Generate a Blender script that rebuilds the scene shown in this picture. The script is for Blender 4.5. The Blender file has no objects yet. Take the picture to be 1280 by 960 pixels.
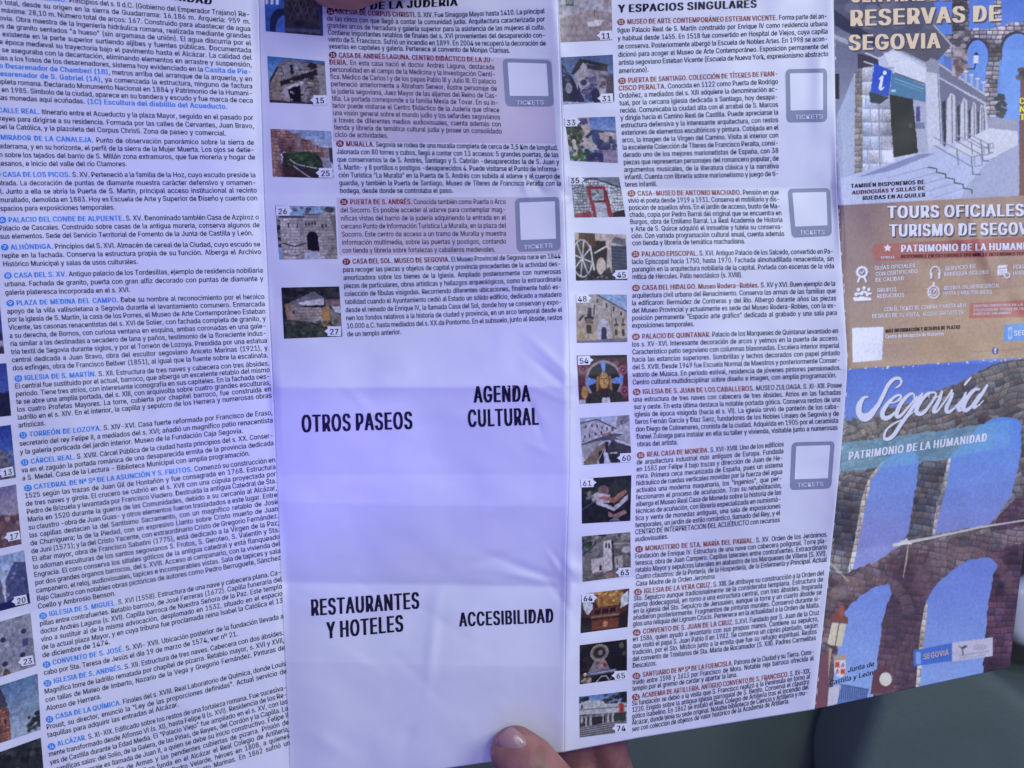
import bpy, math, random
import numpy as np
random.seed(4); C = bpy.context.scene.collection; S = bpy.context.scene
# ------------------------------------------------------------ camera, world, lamps, exposure
FPX = 1065.0; CAM = np.array((0.0, 0.0, 1.20))
def world(px, py, d):
    """chart coordinates of the leaflet (0.28 mm units) + distance -> metres"""
    px = np.asarray(px, float); py = np.asarray(py, float); d = np.asarray(d, float)
    return np.stack([CAM[0] + (px - 640) / FPX * d, CAM[1] + d + 0 * px, CAM[2] - (py - 480) / FPX * d], -1)
cd = bpy.data.cameras.new('camera'); cam = bpy.data.objects.new('camera', cd); C.objects.link(cam)
cam.location = CAM; cam.rotation_euler = (math.radians(90), 0, 0)
cd.sensor_width = 36; cd.lens = 36 * FPX / 1280; cd.clip_start = 0.01; cd.clip_end = 50
cd.dof.use_dof = True; cd.dof.focus_distance = 0.294; cd.dof.aperture_fstop = 15
S.camera = cam
W = bpy.data.worlds.new('World'); S.world = W; W.use_nodes = True
W.node_tree.nodes['Background'].inputs[0].default_value = (0.178, 0.168, 0.58, 1)
W.node_tree.nodes['Background'].inputs[1].default_value = 1.0
def area(name, loc, target, size, power, color, shape='RECTANGLE', sy=None):
    l = bpy.data.lights.new(name, 'AREA'); l.shape = shape; l.size = size; l.size_y = sy or size
    l.energy = power; l.color = color
    o = bpy.data.objects.new(name, l); C.objects.link(o); o.location = loc
    o.rotation_euler = (Vector(target) - Vector(loc)).to_track_quat('-Z', 'Y').to_euler(); return o
def spot(name, loc, target, power, color, angle, blend=1.0, rad=0.05):
    l = bpy.data.lights.new(name, 'SPOT'); l.energy = power; l.color = color
    l.spot_size = math.radians(angle); l.spot_blend = blend; l.shadow_soft_size = rad
    o = bpy.data.objects.new(name, l); C.objects.link(o); o.location = loc
    o.rotation_euler = (Vector(target) - Vector(loc)).to_track_quat('-Z', 'Y').to_euler(); return o
from mathutils import Vector
MID = world(640, 480, .295)
# violet cabin light all round (world); side window to the right, windscreen, softbox added behind the viewer for glare on the paper
area('window_light', (0.55, -0.30, 1.62), world(700, 480, .29), 0.30, 3.8, (0.84, 0.97, 0.84), sy=0.3)
area('side_window_light', (0.95, 0.16, 1.42), world(1180, 520, .31), 0.25, 1.45, (0.90, 0.97, 0.85), sy=0.3)
area('glare_softbox_light', (0.10, -0.47, 1.34), world(180, 330, .28), 0.20, 0.55, (0.80, 0.82, 1.0), sy=0.22)
LC = (0.87, 1.0, 0.78)
for i, (x, y, a, p) in enumerate(((110, 860, 24, 1.1), (500, 150, 14, .35), (870, 300, 20, .5), (440, 425, 10, .5), (560, 870, 12, .8), (880, 800, 18, .8))):
    t = world(x, y, .295); spot('patch_fill_light', (t[0] * .6 + .15, -.18, 1.2 + (t[2] - 1.2) * .5 + .22), t, p * 1.3, LC, a, rad=.015)  # white spots added to brighten chosen patches of the sheet
spot('violet_light', (-0.25, -0.20, 1.10), world(370, 590, .30), 5.0, (0.16, 0.10, 1.0), 12, rad=0.02)  # violet spots added to tint parts of the sheet
spot('violet_light', (-0.25, -0.20, 1.10), world(680, 540, .30), 3.6, (0.20, 0.14, 1.0), 14, rad=0.02)
spot('violet_light', (-0.05, -0.20, 1.10), world(200, 260, .28), 1.8, (0.20, 0.14, 1.0), 16, rad=0.02)
S.view_settings.view_transform = 'Standard'; S.view_settings.look = 'None'
S.view_settings.exposure = -0.06; S.view_settings.gamma = 1
# ------------------------------------------------------------ small numeric helpers
def lin(c):
    c = np.asarray(c, float) / 255.0
    return np.where(c <= 0.04045, c / 12.92, ((c + 0.055) / 1.055) ** 2.4)
WHITE = lin((196, 199, 224))
def ink(c):
    """a print colour as it reads against the paper beside it -> base colour"""
    return np.clip(lin(c) / WHITE * 0.80, 0.004, 0.88)
def hsh(a, b, s=0.0):
    v = np.sin(a * 127.1 + b * 311.7 + s * 74.7) * 43758.5453
    return v - np.floor(v)
def vn(x, y, s=0.0):
    xi = np.floor(x); yi = np.floor(y); fx = x - xi; fy = y - yi
    fx = fx ** 3 * (fx * (fx * 6 - 15) + 10); fy = fy ** 3 * (fy * (fy * 6 - 15) + 10)
    a = hsh(xi, yi, s); b = hsh(xi + 1, yi, s); c = hsh(xi, yi + 1, s); d = hsh(xi + 1, yi + 1, s)
    return (a * (1 - fx) + b * fx) * (1 - fy) + (c * (1 - fx) + d * fx) * fy - 0.5
def curve(pts):
    ys = np.array([p[1] for p in pts], float); xs = np.array([p[0] for p in pts], float)
    def f(y):
        r = 0
        for o in (-24, -12, 0, 12, 24): r = r + np.interp(np.asarray(y, float) + o, ys, xs)
        return r / 5
    return f
# ------------------------------------------------------------ shape of the unfolded sheet
F0 = curve([(-78, -100), (-60, 300), (-46, 600), (-22, 960), (-16, 1100)])
F1 = curve([(320, -100), (323, 0), (330, 250), (341, 480), (350, 700), (362, 960), (366, 1060)])
F2 = curve([(693, -100), (697, 0), (705, 240), (713, 480), (711, 600), (707, 720), (705, 940), (705, 1000)])
F3 = curve([(1038, -100), (1042, 0), (1046, 240), (1060, 455), (1051, 570), (1040, 680), (1018, 885), (1014, 950)])
F4 = curve([(1352, -100), (1330, 300), (1306, 500), (1279, 690), (1262, 835), (1258, 900)])
FOLDS = [F0, F1, F2, F3, F4]
FD = [0.277, 0.301, 0.289, 0.2935, 0.334]
def ybot(x): return np.interp(x, [-90, 360, 600, 705, 800, 1016, 1262, 1300], [1078, 990, 954, 940, 922, 887, 834, 828])
YTOP = -96
def base(px, py):
    f = [g(py) for g in FOLDS]
    r = np.zeros(np.broadcast(px, py).shape) + 0.0
    d = FD[0] + (px - f[0]) * (FD[1] - FD[0]) / (f[1] - f[0])
    for i in (1, 2, 3):
        k = (FD[i + 1] - FD[i]) / (f[i + 1] - f[i])
        d = np.where(px > f[i], FD[i] + (px - f[i]) * k, d)
    return d
def crease(d, w, e=2.2): return 1.25 * np.maximum(0, 1 - np.sqrt(d * d + e * e) / w) + .22 * np.exp(-np.sqrt(d * d + e * e) / 9)
_r = random.Random(11); WR = []
for k in range(26): WR.append((_r.uniform(0, 1290), _r.uniform(0, 930), _r.uniform(24, 70), _r.uniform(7, 11), _r.choice((-1, 1)) * _r.uniform(.00015, .0004), _r.uniform(-1.2, 1.2)))
for k in range(14): WR.append((_r.uniform(380, 700), _r.uniform(430, 940), _r.uniform(16, 50), _r.uniform(4, 7), _r.choice((-1, 1)) * _r.uniform(.0001, .00028), _r.uniform(-.9, .9)))
for k in range(8): WR.append((_r.uniform(655, 704), _r.choice((240, 470, 480, 700, 725)) + _r.uniform(-30, 30), _r.uniform(14, 34), _r.uniform(3, 5), _r.choice((-1, 1)) * _r.uniform(.0002, .0004), _r.uniform(.3, 1.2)))
def bump(px, py, x, y, sx, sy, a=0.0):
    ca, sa = math.cos(a), math.sin(a); u = (px - x) * ca + (py - y) * sa; v = -(px - x) * sa + (py - y) * ca
    return np.exp(-(u / sx) ** 2 - (v / sy) ** 2)
def sm(a, b, x):
    t = np.clip((x - a) / (b - a), 0, 1); return t * t * (3 - 2 * t)
def depth(px, py):
    px = np.asarray(px, float); py = np.asarray(py, float)
    d = 0.2 * (base(px - 7, py) + base(px - 3.5, py) + base(px, py) + base(px + 3.5, py) + base(px + 7, py))
    # soft billow of the hand-held paper
    d = d + 0.0028 * vn(px / 210 + 3.1, py / 260 + 1.7, 1) + 0.0022 * vn(px / 95, py / 120, 2) + 0.0006 * vn(px / 41, py / 35, 3) + .00012 * vn(px / 17, py / 15, 5)
    f1, f2, f3 = F1(py), F2(py), F3(py)
    # pressed fold ridges: valley, ridge, ridge
    sh = lambda q, w: np.exp(-np.sqrt(q * q + 6) / w)
    d = d + 0.0020 * sh(px - f1, 26) - 0.0018 * sh(px - f2, 20) - 0.0014 * sh(px - f3, 20)
    for x_, y_, l_, w_, a_, t_ in WR: d = d + a_ * bump(px, py, x_, y_, l_, w_, t_)
    # cross folds, panel by panel (mountain or valley)
    m1 = sm(f1 - 60, f1 - 10, px) * 0 + 1 - sm(f1 - 10, f1 + 10, px)
    m2 = sm(f1 - 10, f1 + 10, px) * (1 - sm(f2 - 8, f2 + 8, px))
    m3 = sm(f2 - 8, f2 + 8, px) * (1 - sm(f3 - 8, f3 + 8, px)); m4 = sm(f3 - 8, f3 + 8, px)
    d = d + m1 * (0.0016 * crease(py - 246 + 0.01 * px, 110) - 0.0020 * crease(py - 500 + 0.10 * px, 120) + .0016 * crease(py - 770 + 0.14 * px, 120))
    d = d + m2 * (-0.0012 * crease(py - 10, 60) + 0.0013 * crease(py - 241, 90) - 0.0042 * crease(py - 484 + 0.004 * (px - 340), 110, 1.8)
                  + 0.0038 * crease(py - 728 - 0.015 * (px - 340), 100, 2.4))
    d = d + m3 * (0.0018 * crease(py - 236, 100) - 0.0016 * crease(py - 470 + .03 * (px - 720), 105) + 0.0022 * crease(py - 728 + 0.09 * (px - 720), 100))
    d = d + m4 * (-0.0022 * crease(py - 461 + 0.05 * (px - 1060), 90, 1.8) + 0.0020 * crease(py - 680 + 0.14 * (px - 1120), 60, 1.8)
                  - 0.0012 * crease(py - 250 + .03 * (px - 1050), 90))
    # dents and crumples near fold crossings
    d = d - 0.0006 * bump(px, py, 716, 226, 16, 12, .5) + 0.0008 * bump(px, py, 712, 246, 14, 7, -.4)
    d = d - 0.0008 * bump(px, py, 716, 712, 14, 9, .3) + 0.0006 * bump(px, py, 718, 690, 10, 18, .2)
    d = d + 0.0007 * bump(px, py, 690, 470, 34, 5, .7) - 0.0006 * bump(px, py, 694, 452, 40, 6, .75) + 0.0005 * bump(px, py, 668, 520, 26, 5, 1.2)
    d = d + 0.0006 * bump(px, py, 655, 710, 46, 6, .35) - 0.0005 * bump(px, py, 660, 722, 40, 5, .2) + .0004 * bump(px, py, 610, 700, 40, 7, -.2)
    d = d - 0.0012 * bump(px, py, 1232, 320, 9, 46, -.35) + 0.0008 * bump(px, py, 1262, 380, 12, 34, -.6) - 0.0008 * bump(px, py, 1205, 300, 26, 9, .5)
    d = d - 0.0007 * bump(px, py, 1024, 105, 10, 60, 0) - 0.0006 * bump(px, py, 540, 805, 8, 50, .1) - .0006 * bump(px, py, 520, 450, 60, 20, -.5)
    d = d + .0005 * bump(px, py, 336, 745, 10, 16, .4) - .0005 * bump(px, py, 322, 238, 14, 20, .3) + .0006 * bump(px, py, 1050, 700, 12, 12, .3)
    return d
LZ = 0.00006
def surf(px, py, layer=0): return world(px, py, depth(px, py) - layer * LZ)
# ------------------------------------------------------------ objects
def tag(o, **k):
    for a, b in k.items(): o[a] = b
    return o
def thing(name, loc, label, cat, group=None):
    o = bpy.data.objects.new(name, None); C.objects.link(o); o.location = loc; o.empty_display_size = .02
    o['label'] = label; o['category'] = cat
    if group: o['group'] = group
    return o
def link(name, me, parent=None):
    o = bpy.data.objects.new(name, me); C.objects.link(o)
    if parent is not None:
        o.parent = parent
        p = parent; t = Vector((0, 0, 0))
        while p is not None: t += Vector(p.location); p = p.parent
        o.location = -t          # vertices are given in world metres
    return o
class MB:
    def __init__(s): s.v = []; s.f = []; s.m = []; s.n = 0; s.flat = False
    def print_(s, x, y, layer, f, mat=0):
        """ink lying on the sheet: chart units + layer, laid onto the paper when built"""
        s.flat = True; x = np.asarray(x, float); s.add(np.stack([x, y + 0 * x, layer + 0 * x], -1), f, mat)
    def add(s, v, f, mat=0):
        v = np.asarray(v, float); s.v.append(v); s.f += [tuple(int(i) + s.n for i in q) for q in f]; s.m += [mat] * len(f); s.n += len(v)
    def build(s, name, mats, parent=None, smooth=False, cols=None):
        V = np.concatenate(s.v); V = surf(V[:, 0], V[:, 1], V[:, 2]) if s.flat else V
        me = bpy.data.meshes.new(name); me.from_pydata(V.tolist(), [], s.f)
        for m in mats: me.materials.append(m)
        me.polygons.foreach_set('material_index', s.m)
        if smooth: me.polygons.foreach_set('use_smooth', [True] * len(s.f))
        me.update(); return link(name, me, parent)
def gridmesh(name, PX, PY, layer, mat, parent, cols=None):
    h, w = PX.shape; v = surf(PX.ravel(), PY.ravel(), layer)
    i = np.arange(h * w).reshape(h, w)
    q = np.stack([i[1:, :-1], i[1:, 1:], i[:-1, 1:], i[:-1, :-1]], -1).reshape(-1, 4)
    me = bpy.data.meshes.new(name); me.vertices.add(len(v)); me.vertices.foreach_set('co', v.ravel().astype(np.float32))
    me.loops.add(q.size); me.loops.foreach_set('vertex_index', q.ravel().astype(np.int32))
    me.polygons.add(len(q)); me.polygons.foreach_set('loop_start', np.arange(0, q.size, 4, dtype=np.int32))
    me.polygons.foreach_set('use_smooth', np.ones(len(q), bool)); me.update(calc_edges=True); me.materials.append(mat)
    if cols is not None:
        at = me.color_attributes.new('print', 'FLOAT_COLOR', 'POINT')
        at.data.foreach_set('color', np.concatenate([cols.reshape(-1, 3), np.ones((h * w, 1))], 1).ravel().astype(np.float32))
    return link(name, me, parent)
# ------------------------------------------------------------ materials
def mat(name, col, rough=0.5, spec=0.5, attr=None, fibre=False, bumpamt=0.0, bscale=900, var=0.0, vscale=60, sss=0.0, coat=0.0, metal=0.0):
    m = bpy.data.materials.new(name); m.use_nodes = True; nt = m.node_tree; b = nt.nodes['Principled BSDF']
    b.inputs['Base Color'].default_value = (*col, 1); b.inputs['Roughness'].default_value = rough
    b.inputs['Specular IOR Level'].default_value = spec; b.inputs['Coat Weight'].default_value = coat; b.inputs['Coat Roughness'].default_value = .35
    b.inputs['Metallic'].default_value = metal
    if sss: b.inputs['Subsurface Weight'].default_value = sss; b.inputs['Subsurface Radius'].default_value = (.006, .002, .001); b.inputs['Subsurface Scale'].default_value = 1.0
    geo = nt.nodes.new('ShaderNodeNewGeometry'); src = None
    if attr:
        a = nt.nodes.new('ShaderNodeAttribute'); a.attribute_name = attr; src = a.outputs['Color']
    if var:
        n = nt.nodes.new('ShaderNodeTexNoise'); n.inputs['Scale'].default_value = vscale; n.inputs['Detail'].default_value = 5
        nt.links.new(geo.outputs['Position'], n.inputs['Vector'])
        mr = nt.nodes.new('ShaderNodeMapRange'); mr.inputs[3].default_value = 1 - var; mr.inputs[4].default_value = 1 + var
        mr.inputs[1].default_value = .3; mr.inputs[2].default_value = .7
        nt.links.new(n.outputs['Fac'], mr.inputs[0])
        mx = nt.nodes.new('ShaderNodeVectorMath'); mx.operation = 'SCALE'
        if src: nt.links.new(src, mx.inputs[0])
        else: mx.inputs[0].default_value = col
        nt.links.new(mr.outputs[0], mx.inputs['Scale']); src = mx.outputs[0]
    if src: nt.links.new(src, b.inputs['Base Color'])
    if bumpamt:
        n = nt.nodes.new('ShaderNodeTexNoise'); n.inputs['Scale'].default_value = bscale; n.inputs['Detail'].default_value = 4
        nt.links.new(geo.outputs['Position'], n.inputs['Vector'])
        bp = nt.nodes.new('ShaderNodeBump'); bp.inputs['Strength'].default_value = 1; bp.inputs['Distance'].default_value = bumpamt
        nt.links.new(n.outputs['Fac'], bp.inputs['Height']); nt.links.new(bp.outputs[0], b.inputs['Normal'])
    return m
PAPER = mat('coated_paper', (0.82, 0.82, 0.84), .42, .4, bumpamt=.000012, bscale=420, var=.025, vscale=38)
PRINT = mat('printed_paper', (0.5, 0.5, 0.5), .36, .3, attr='print', bumpamt=.000012, bscale=420, var=.05, vscale=900)
def inkmat(n, c): return mat(n, tuple(ink(c)), .42, .25)
INK = mat('navy_ink', (0.012, 0.009, 0.030), .42, .22)
BLUE = inkmat('blue_ink', (46, 128, 220)); MAROON = inkmat('maroon_ink', (112, 22, 52)); BROWN = inkmat('brown_ink', (138, 72, 62))
PINK = inkmat('pink_tint', (186, 178, 208)); BADGE = inkmat('badge_grey', (124, 132, 166)); WHT = inkmat('white_print', (205, 208, 234))
BEIGE = inkmat('beige_ink', (206, 186, 168)); LAV = inkmat('pale_print', (206, 206, 236)); DRED = inkmat('dark_red_ink', (78, 22, 40))
BLK = inkmat('black_ink', (22, 18, 30)); FAINT = inkmat('faint_print', (186, 170, 166)); YEL = inkmat('yellow_ink', (220, 205, 60)); SHD = inkmat('shadow_print', (74, 66, 88))
GREY = inkmat('grey_ink', (110, 110, 140))
# ------------------------------------------------------------ lettering
GC = {}
STY = {'r': (-.010, .010), 'b': (-.028, 0, .028), 'i': (-.010, .010), 'h': (-.048, -.024, 0, .024, .048), 'm': (-.012, .012)}   # weight: the outline is struck again beside itself
try:      # the sans face that Blender ships for its own interface; the built-in face otherwise
    import os
    FONT = bpy.data.fonts.load(os.path.join(bpy.utils.resource_path('LOCAL'), 'datafiles', 'fonts', 'Inter.woff2'))
except Exception: FONT = None
def rawmesh(body, res=1):
    cu = bpy.data.curves.new('t', 'FONT'); cu.body = body; cu.size = 1; cu.font = FONT if FONT else cu.font; cu.resolution_u = res
    ob = bpy.data.objects.new('t', cu); C.objects.link(ob); me = bpy.data.meshes.new_from_object(ob)
    v = np.array([p.co[:] for p in me.vertices]) if len(me.vertices) else np.zeros((0, 3))
    f = [tuple(p.vertices) for p in me.polygons]
    bpy.data.objects.remove(ob); bpy.data.curves.remove(cu); bpy.data.meshes.remove(me)
    return v, f
def width(body):
    v, f = rawmesh(body); return v[:, 0].max() - v[:, 0].min()
HH = width('HH'); CAPH = None
def plain_i(ch):
    """the sans capital I is a plain stem as wide as that of the H (with the accent of the face on Í)"""
    v, f = rawmesh('H'); xs = np.unique(np.round(v[:, 0], 4)); a, b, h = xs[0], xs[1], v[:, 1].max()
    V = [(a, 0, 0), (b, 0, 0), (b, h, 0), (a, h, 0)]; F = [(0, 1, 2, 3)]
    if ch == 'Í':
        w, g = rawmesh('Í'); c = (w[:, 0].min() + w[:, 0].max()) / 2; k = len(V)
        g = [q for q in g if all(w[i, 1] > h * 1.02 for i in q)]
        V += [(x - c + (a + b) / 2, y, 0) for x, y, z in w]; F += [tuple(i + k for i in q) for q in g]
    return np.array(V, float), F, 2 * a + (b - a)
def glyph(ch, st):
    global CAPH
    if CAPH is None: v, f = rawmesh('H'); CAPH = v[:, 1].max()
    k = (ch, st)
    if k not in GC:
        v, f = rawmesh(ch, 3 if st in 'h' else 1)
        if FONT and ch in 'IÍ': v, f, GC[('adv', ch)] = plain_i(ch)
        if ('adv', ch) not in GC: GC[('adv', ch)] = width('H' + ch + 'H') - HH
        adv = GC[('adv', ch)] + 2 * (STY[st][-1] - .010)
        if len(v) and st == 'i': v[:, 0] += 0.18 * v[:, 1]
        if len(v): v = v.copy(); v[:, 0] += STY[st][-1] - .010; v[:, 2] = 0
        GC[k] = (v, f, adv)
    return GC[k]
def parse(line):
    """*bold*  _italic_ -> list of words, a word = list of (char, style)"""
    st = 'r'; words = [[]]
    for ch in line:
        if ch == '*': st = 'r' if st == 'b' else 'b'
        elif ch == '_': st = 'r' if st == 'i' else 'i'
        elif ch == ' ': words.append([])
        else: words[-1].append((ch, st))
    return [w for w in words if w]
def wlen(w): return sum(glyph(c, s)[2] for c, s in w)
def setline(mb, words, p0, p1, capx, up, sag=0.0, justify=True, sx=None, layer=2, matof=lambda s: 0, spacew=.20):
    """lay words on the baseline p0 -> p1 (chart units)"""
    p0 = np.array(p0, float); p1 = np.array(p1, float); L = np.linalg.norm(p1 - p0); e = (p1 - p0) / L
    k = capx / CAPH; nat = sum(wlen(w) for w in words); ns = len(words) - 1
    if sx is None: sx = L / (nat + ns * spacew); sp = spacew * sx
    else:
        sp = (L - nat * sx) / ns if ns and justify else spacew * sx
        if justify and ns and not (0.8 * spacew * sx < sp < 2.0 * spacew * sx):
            sp2 = min(max(sp, .8 * spacew * sx), 2.0 * spacew * sx); sx = (L - ns * sp2) / nat; sp = sp2
    x = 0.0
    for w in words:
        for c, s in w:
            v, f, adv = glyph(c, s)
            if len(v):
              for n_, dx in enumerate(STY[s]):
                X = x + (v[:, 0] + dx) * sx; t = X / L
                q = p0[None] + X[:, None] * e[None] + (v[:, 1] * k)[:, None] * np.array(up)[None]
                q[:, 1] += sag * np.sin(np.pi * np.clip(t, 0, 1)) ** 1 * (1.25 - .5 * t)
                mb.print_(q[:, 0], q[:, 1], layer + .15 * n_, f, matof(s))
            x += adv * sx
        x += sp
    return sx
def text(parent, s, p0, p1, cap, m, st='h', name='heading', layer=2, shadow=None, up=(0, -1)):
    mb = MB(); words = [[(c, st) for c in w] for w in s.split(' ')]
    mats = [m]
    if shadow:
        mats.append(shadow[0]); dx, dy = shadow[1:]
        setline(mb, words, (p0[0] + dx, p0[1] + dy), (p1[0] + dx, p1[1] + dy), cap, up, layer=layer - 1, matof=lambda s: 1)
    setline(mb, words, p0, p1, cap, up, layer=layer)
    return mb.build(name, mats, parent)
def disc(mb, x, y, rx, ry, layer, mat, n=16):
    a = np.arange(n) * 2 * np.pi / n
    mb.print_(x + rx * np.cos(a), y - ry * np.sin(a), layer, [tuple(range(n))], mat)
def para(parent, lines, L0, R0, Ln, Rn, endx, hm, sag=(0, 0), num=None, cap=6.3, steps=None):
    n = len(lines); mb = MB(); up = np.array([L0[0] - Ln[0], L0[1] - Ln[1]]) if n > 1 else np.array([-.08, -1]); up = up / np.linalg.norm(up)
    if up[1] > -.9: up = np.array([0, -1.])
    par = [parse(l) for l in lines]; Ls = []; fits = []
    for i in range(n):
        t = i / max(1, n - 1); a = (L0[0] + (Ln[0] - L0[0]) * t, L0[1] + (Ln[1] - L0[1]) * t)
        b = (R0[0] + (Rn[0] - R0[0]) * t, R0[1] + (Rn[1] - R0[1]) * t)
        if i == 0 and num is not None:
            e = 12.5 / (b[0] - a[0]); a = (a[0] + (b[0] - a[0]) * e, a[1] + (b[1] - a[1]) * e)
        if i == n - 1 and endx: e = (endx - a[0]) / (b[0] - a[0]); b = (endx, a[1] + (b[1] - a[1]) * e)
        Ls.append((a, b)); L = math.dist(a, b)
        if not (i == n - 1 and endx): fits.append(L / (sum(wlen(w) for w in par[i]) + .20 * (len(par[i]) - 1)))
    sx = float(np.median(fits)) if fits else None
    for i in range(n):
        t = i / max(1, n - 1); a, b = Ls[i]
        last = i == n - 1 and endx
        s_ = sag[0] + (sag[1] - sag[0]) * t
        setline(mb, par[i], a, b, cap, up, s_ if not last else s_ * .5, True, None if last else sx, matof=lambda s: 1 if s == 'b' else 0)
    if num is not None:
        x, y = L0[0] + 5, L0[1] - 3 + sag[0] * .1
        disc(mb, x, y, 4.9, 4.2, 2, 1)
        w = [(c, 'm') for c in num]; setline(mb, [w], (x - 3.1, y + 2.2), (x + 3.1, y + 2.1), 4.4, up, layer=3, matof=lambda s: 2)
    return mb.build('paragraph', [INK, hm, WHT], parent)
# ------------------------------------------------------------ a small painter for the printed pictures
class Cv:
    def __init__(s, x0, y0, x1, y1, r, bg):
        s.x0, s.y0, s.r = x0, y0, r; s.w = int(round((x1 - x0) * r)); s.h = int(round((y1 - y0) * r))
        s.im = np.ones((s.h, s.w, 3)) * np.array(bg, float); s.wob = 0; s.ws = .3
        s.X, s.Y = np.meshgrid(x0 + (np.arange(s.w) + .5) / r, y0 + (np.arange(s.h) + .5) / r)
    def box(s, xa, ya, xb, yb):
        i0 = max(0, int((xa - s.x0) * s.r)); i1 = min(s.w, int((xb - s.x0) * s.r) + 2)
        j0 = max(0, int((ya - s.y0) * s.r)); j1 = min(s.h, int((yb - s.y0) * s.r) + 2)
        return slice(j0, max(j0, j1)), slice(i0, max(i0, i1))
    def put(s, sl, m, c, al=1.0):
        c = c(s.X[sl], s.Y[sl]) if callable(c) else np.array(c, float)
        m = (m * al)[..., None]; s.im[sl] = s.im[sl] * (1 - m) + c * m
    def inside(s, sl, pts):
        X, Y = s.X[sl], s.Y[sl]; m = np.zeros(X.shape, bool); n = len(pts)
        if s.wob: X, Y = X + s.wob * vn(X * s.ws, Y * s.ws, 31), Y + s.wob * vn(X * s.ws + 7, Y * s.ws, 37)
        for i in range(n):
            (xa, ya), (xb, yb) = pts[i], pts[(i + 1) % n]
            if ya == yb: continue
            c = ((ya > Y) != (yb > Y)) & (X < (xb - xa) * (Y - ya) / (yb - ya) + xa); m ^= c
        return m.astype(float)
    def poly(s, pts, c, al=1.0):
        xs = [p[0] for p in pts]; ys = [p[1] for p in pts]; sl = s.box(min(xs), min(ys), max(xs), max(ys))
        s.put(sl, s.inside(sl, pts), c, al)
    def rect(s, a, b, c_, d, c, al=1.0): s.poly([(a, b), (c_, b), (c_, d), (a, d)], c, al)
    def ell(s, x, y, rx, ry, c, al=1.0, soft=0):
        sl = s.box(x - rx * 1.5, y - ry * 1.5, x + rx * 1.5, y + ry * 1.5)
        q = ((s.X[sl] - x) / rx) ** 2 + ((s.Y[sl] - y) / ry) ** 2
        s.put(sl, (q < 1).astype(float) if not soft else np.clip(1.5 - q, 0, 1), c, al)
    def line(s, pts, w, c, al=1.0, w2=None):
        n = len(pts); ws = [p[2] if len(p) > 2 else w for p in pts]; xs = [p[0] for p in pts]; ys = [p[1] for p in pts]; mw = max(ws)
        sl = s.box(min(xs) - mw, min(ys) - mw, max(xs) + mw, max(ys) + mw); X, Y = s.X[sl], s.Y[sl]; m = np.zeros(X.shape, bool)
        for i in range(n - 1):
            ax, ay, bx, by = xs[i], ys[i], xs[i + 1], ys[i + 1]; dx, dy = bx - ax, by - ay; L = dx * dx + dy * dy + 1e-9
            t = np.clip(((X - ax) * dx + (Y - ay) * dy) / L, 0, 1)
            m |= (X - ax - t * dx) ** 2 + (Y - ay - t * dy) ** 2 < ((ws[i] + (ws[i + 1] - ws[i]) * t) / 2) ** 2
        s.put(sl, m.astype(float), c, al)
    def dabs(s, n, bb, r, cols, seed=1, pts=None):
        rg = random.Random(seed)
        for _ in range(n):
            x = rg.uniform(bb[0], bb[2]); y = rg.uniform(bb[1], bb[3]); k = rg.uniform(.5, 1.4)
            s.ell(x, y, r * k, r * k * rg.uniform(.5, 1), rg.choice(cols), rg.uniform(.5, 1))
    def noise(s, a, sc, seed=1, sl=None):
        n = 1 + a * 2 * (vn(s.X * sc, s.Y * sc, seed) + .5 * vn(s.X * sc * 2.3, s.Y * sc * 2.3, seed + 1)); s.im *= n[..., None]
    def sample(s, X, Y, k):
        """box filtered colours at X, Y"""
        im = s.im; P = np.zeros((s.h + 1, s.w + 1, 3)); P[1:, 1:] = im.cumsum(0).cumsum(1); hw = k / 2
        i = (X - s.x0) * s.r; j = (Y - s.y0) * s.r
        i0 = np.clip((i - hw).round().astype(int), 0, s.w - 1); i1 = np.clip((i + hw).round().astype(int), i0 + 1, s.w)
        j0 = np.clip((j - hw).round().astype(int), 0, s.h - 1); j1 = np.clip((j + hw).round().astype(int), j0 + 1, s.h)
        return (P[j1, i1] - P[j0, i1] - P[j1, i0] + P[j0, i0]) / ((i1 - i0) * (j1 - j0))[..., None]
def grad(c0, c1, y0, y1, ax=1):
    c0 = np.array(c0, float); c1 = np.array(c1, float)
    def f(X, Y):
        t = np.clip(((Y if ax else X) - y0) / (y1 - y0), 0, 1)[..., None]; return c0 * (1 - t) + c1 * t
    return f
def stones(c, sx, sy, seed, mort=(40, 38, 42), var=.28, ang=0.0, warp=.35, bend=0.0):
    c = np.array(c, float); ca, sa = math.cos(ang), math.sin(ang)
    def f(X, Y):
        u = X * ca + Y * sa; v = -X * sa + Y * ca + bend * np.abs(vn(X * .02, Y * .0 + 3, seed)) * 20
        u = u + warp * sx * vn(X / sx * .7, Y / sy * .7, seed); v = v + warp * sy * vn(X / sx * .6 + 9, Y / sy * .6, seed + 2)
        r = np.floor(v / sy); o = hsh(r, r * 0 + seed); uu = u / sx * (0.8 + .5 * hsh(r, r * 0, seed + 5)) + o; q = np.floor(uu)
        e = np.minimum(np.minimum(uu - q, 1 - uu + q) * sx, np.minimum(v / sy - r, 1 - v / sy + r) * sy)
        k = 1 + var * (hsh(q, r, seed) * 2 - 1) + .22 * vn(X * .9, Y * .9, seed + 3) + .55 * vn(X * .045, Y * .03, seed + 4) + .25 * (0.5 - (v / sy - r)); k = k[..., None]
        m = np.clip((.75 - e) / .6, 0, 1)[..., None]; tint = (hsh(q, r, seed + 8)[..., None] - .5) * np.array((14, 0, -12.))
        return np.clip((c * k + tint) * (1 - m) + np.array(mort, float) * m, 3, 250)
    return f
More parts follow.
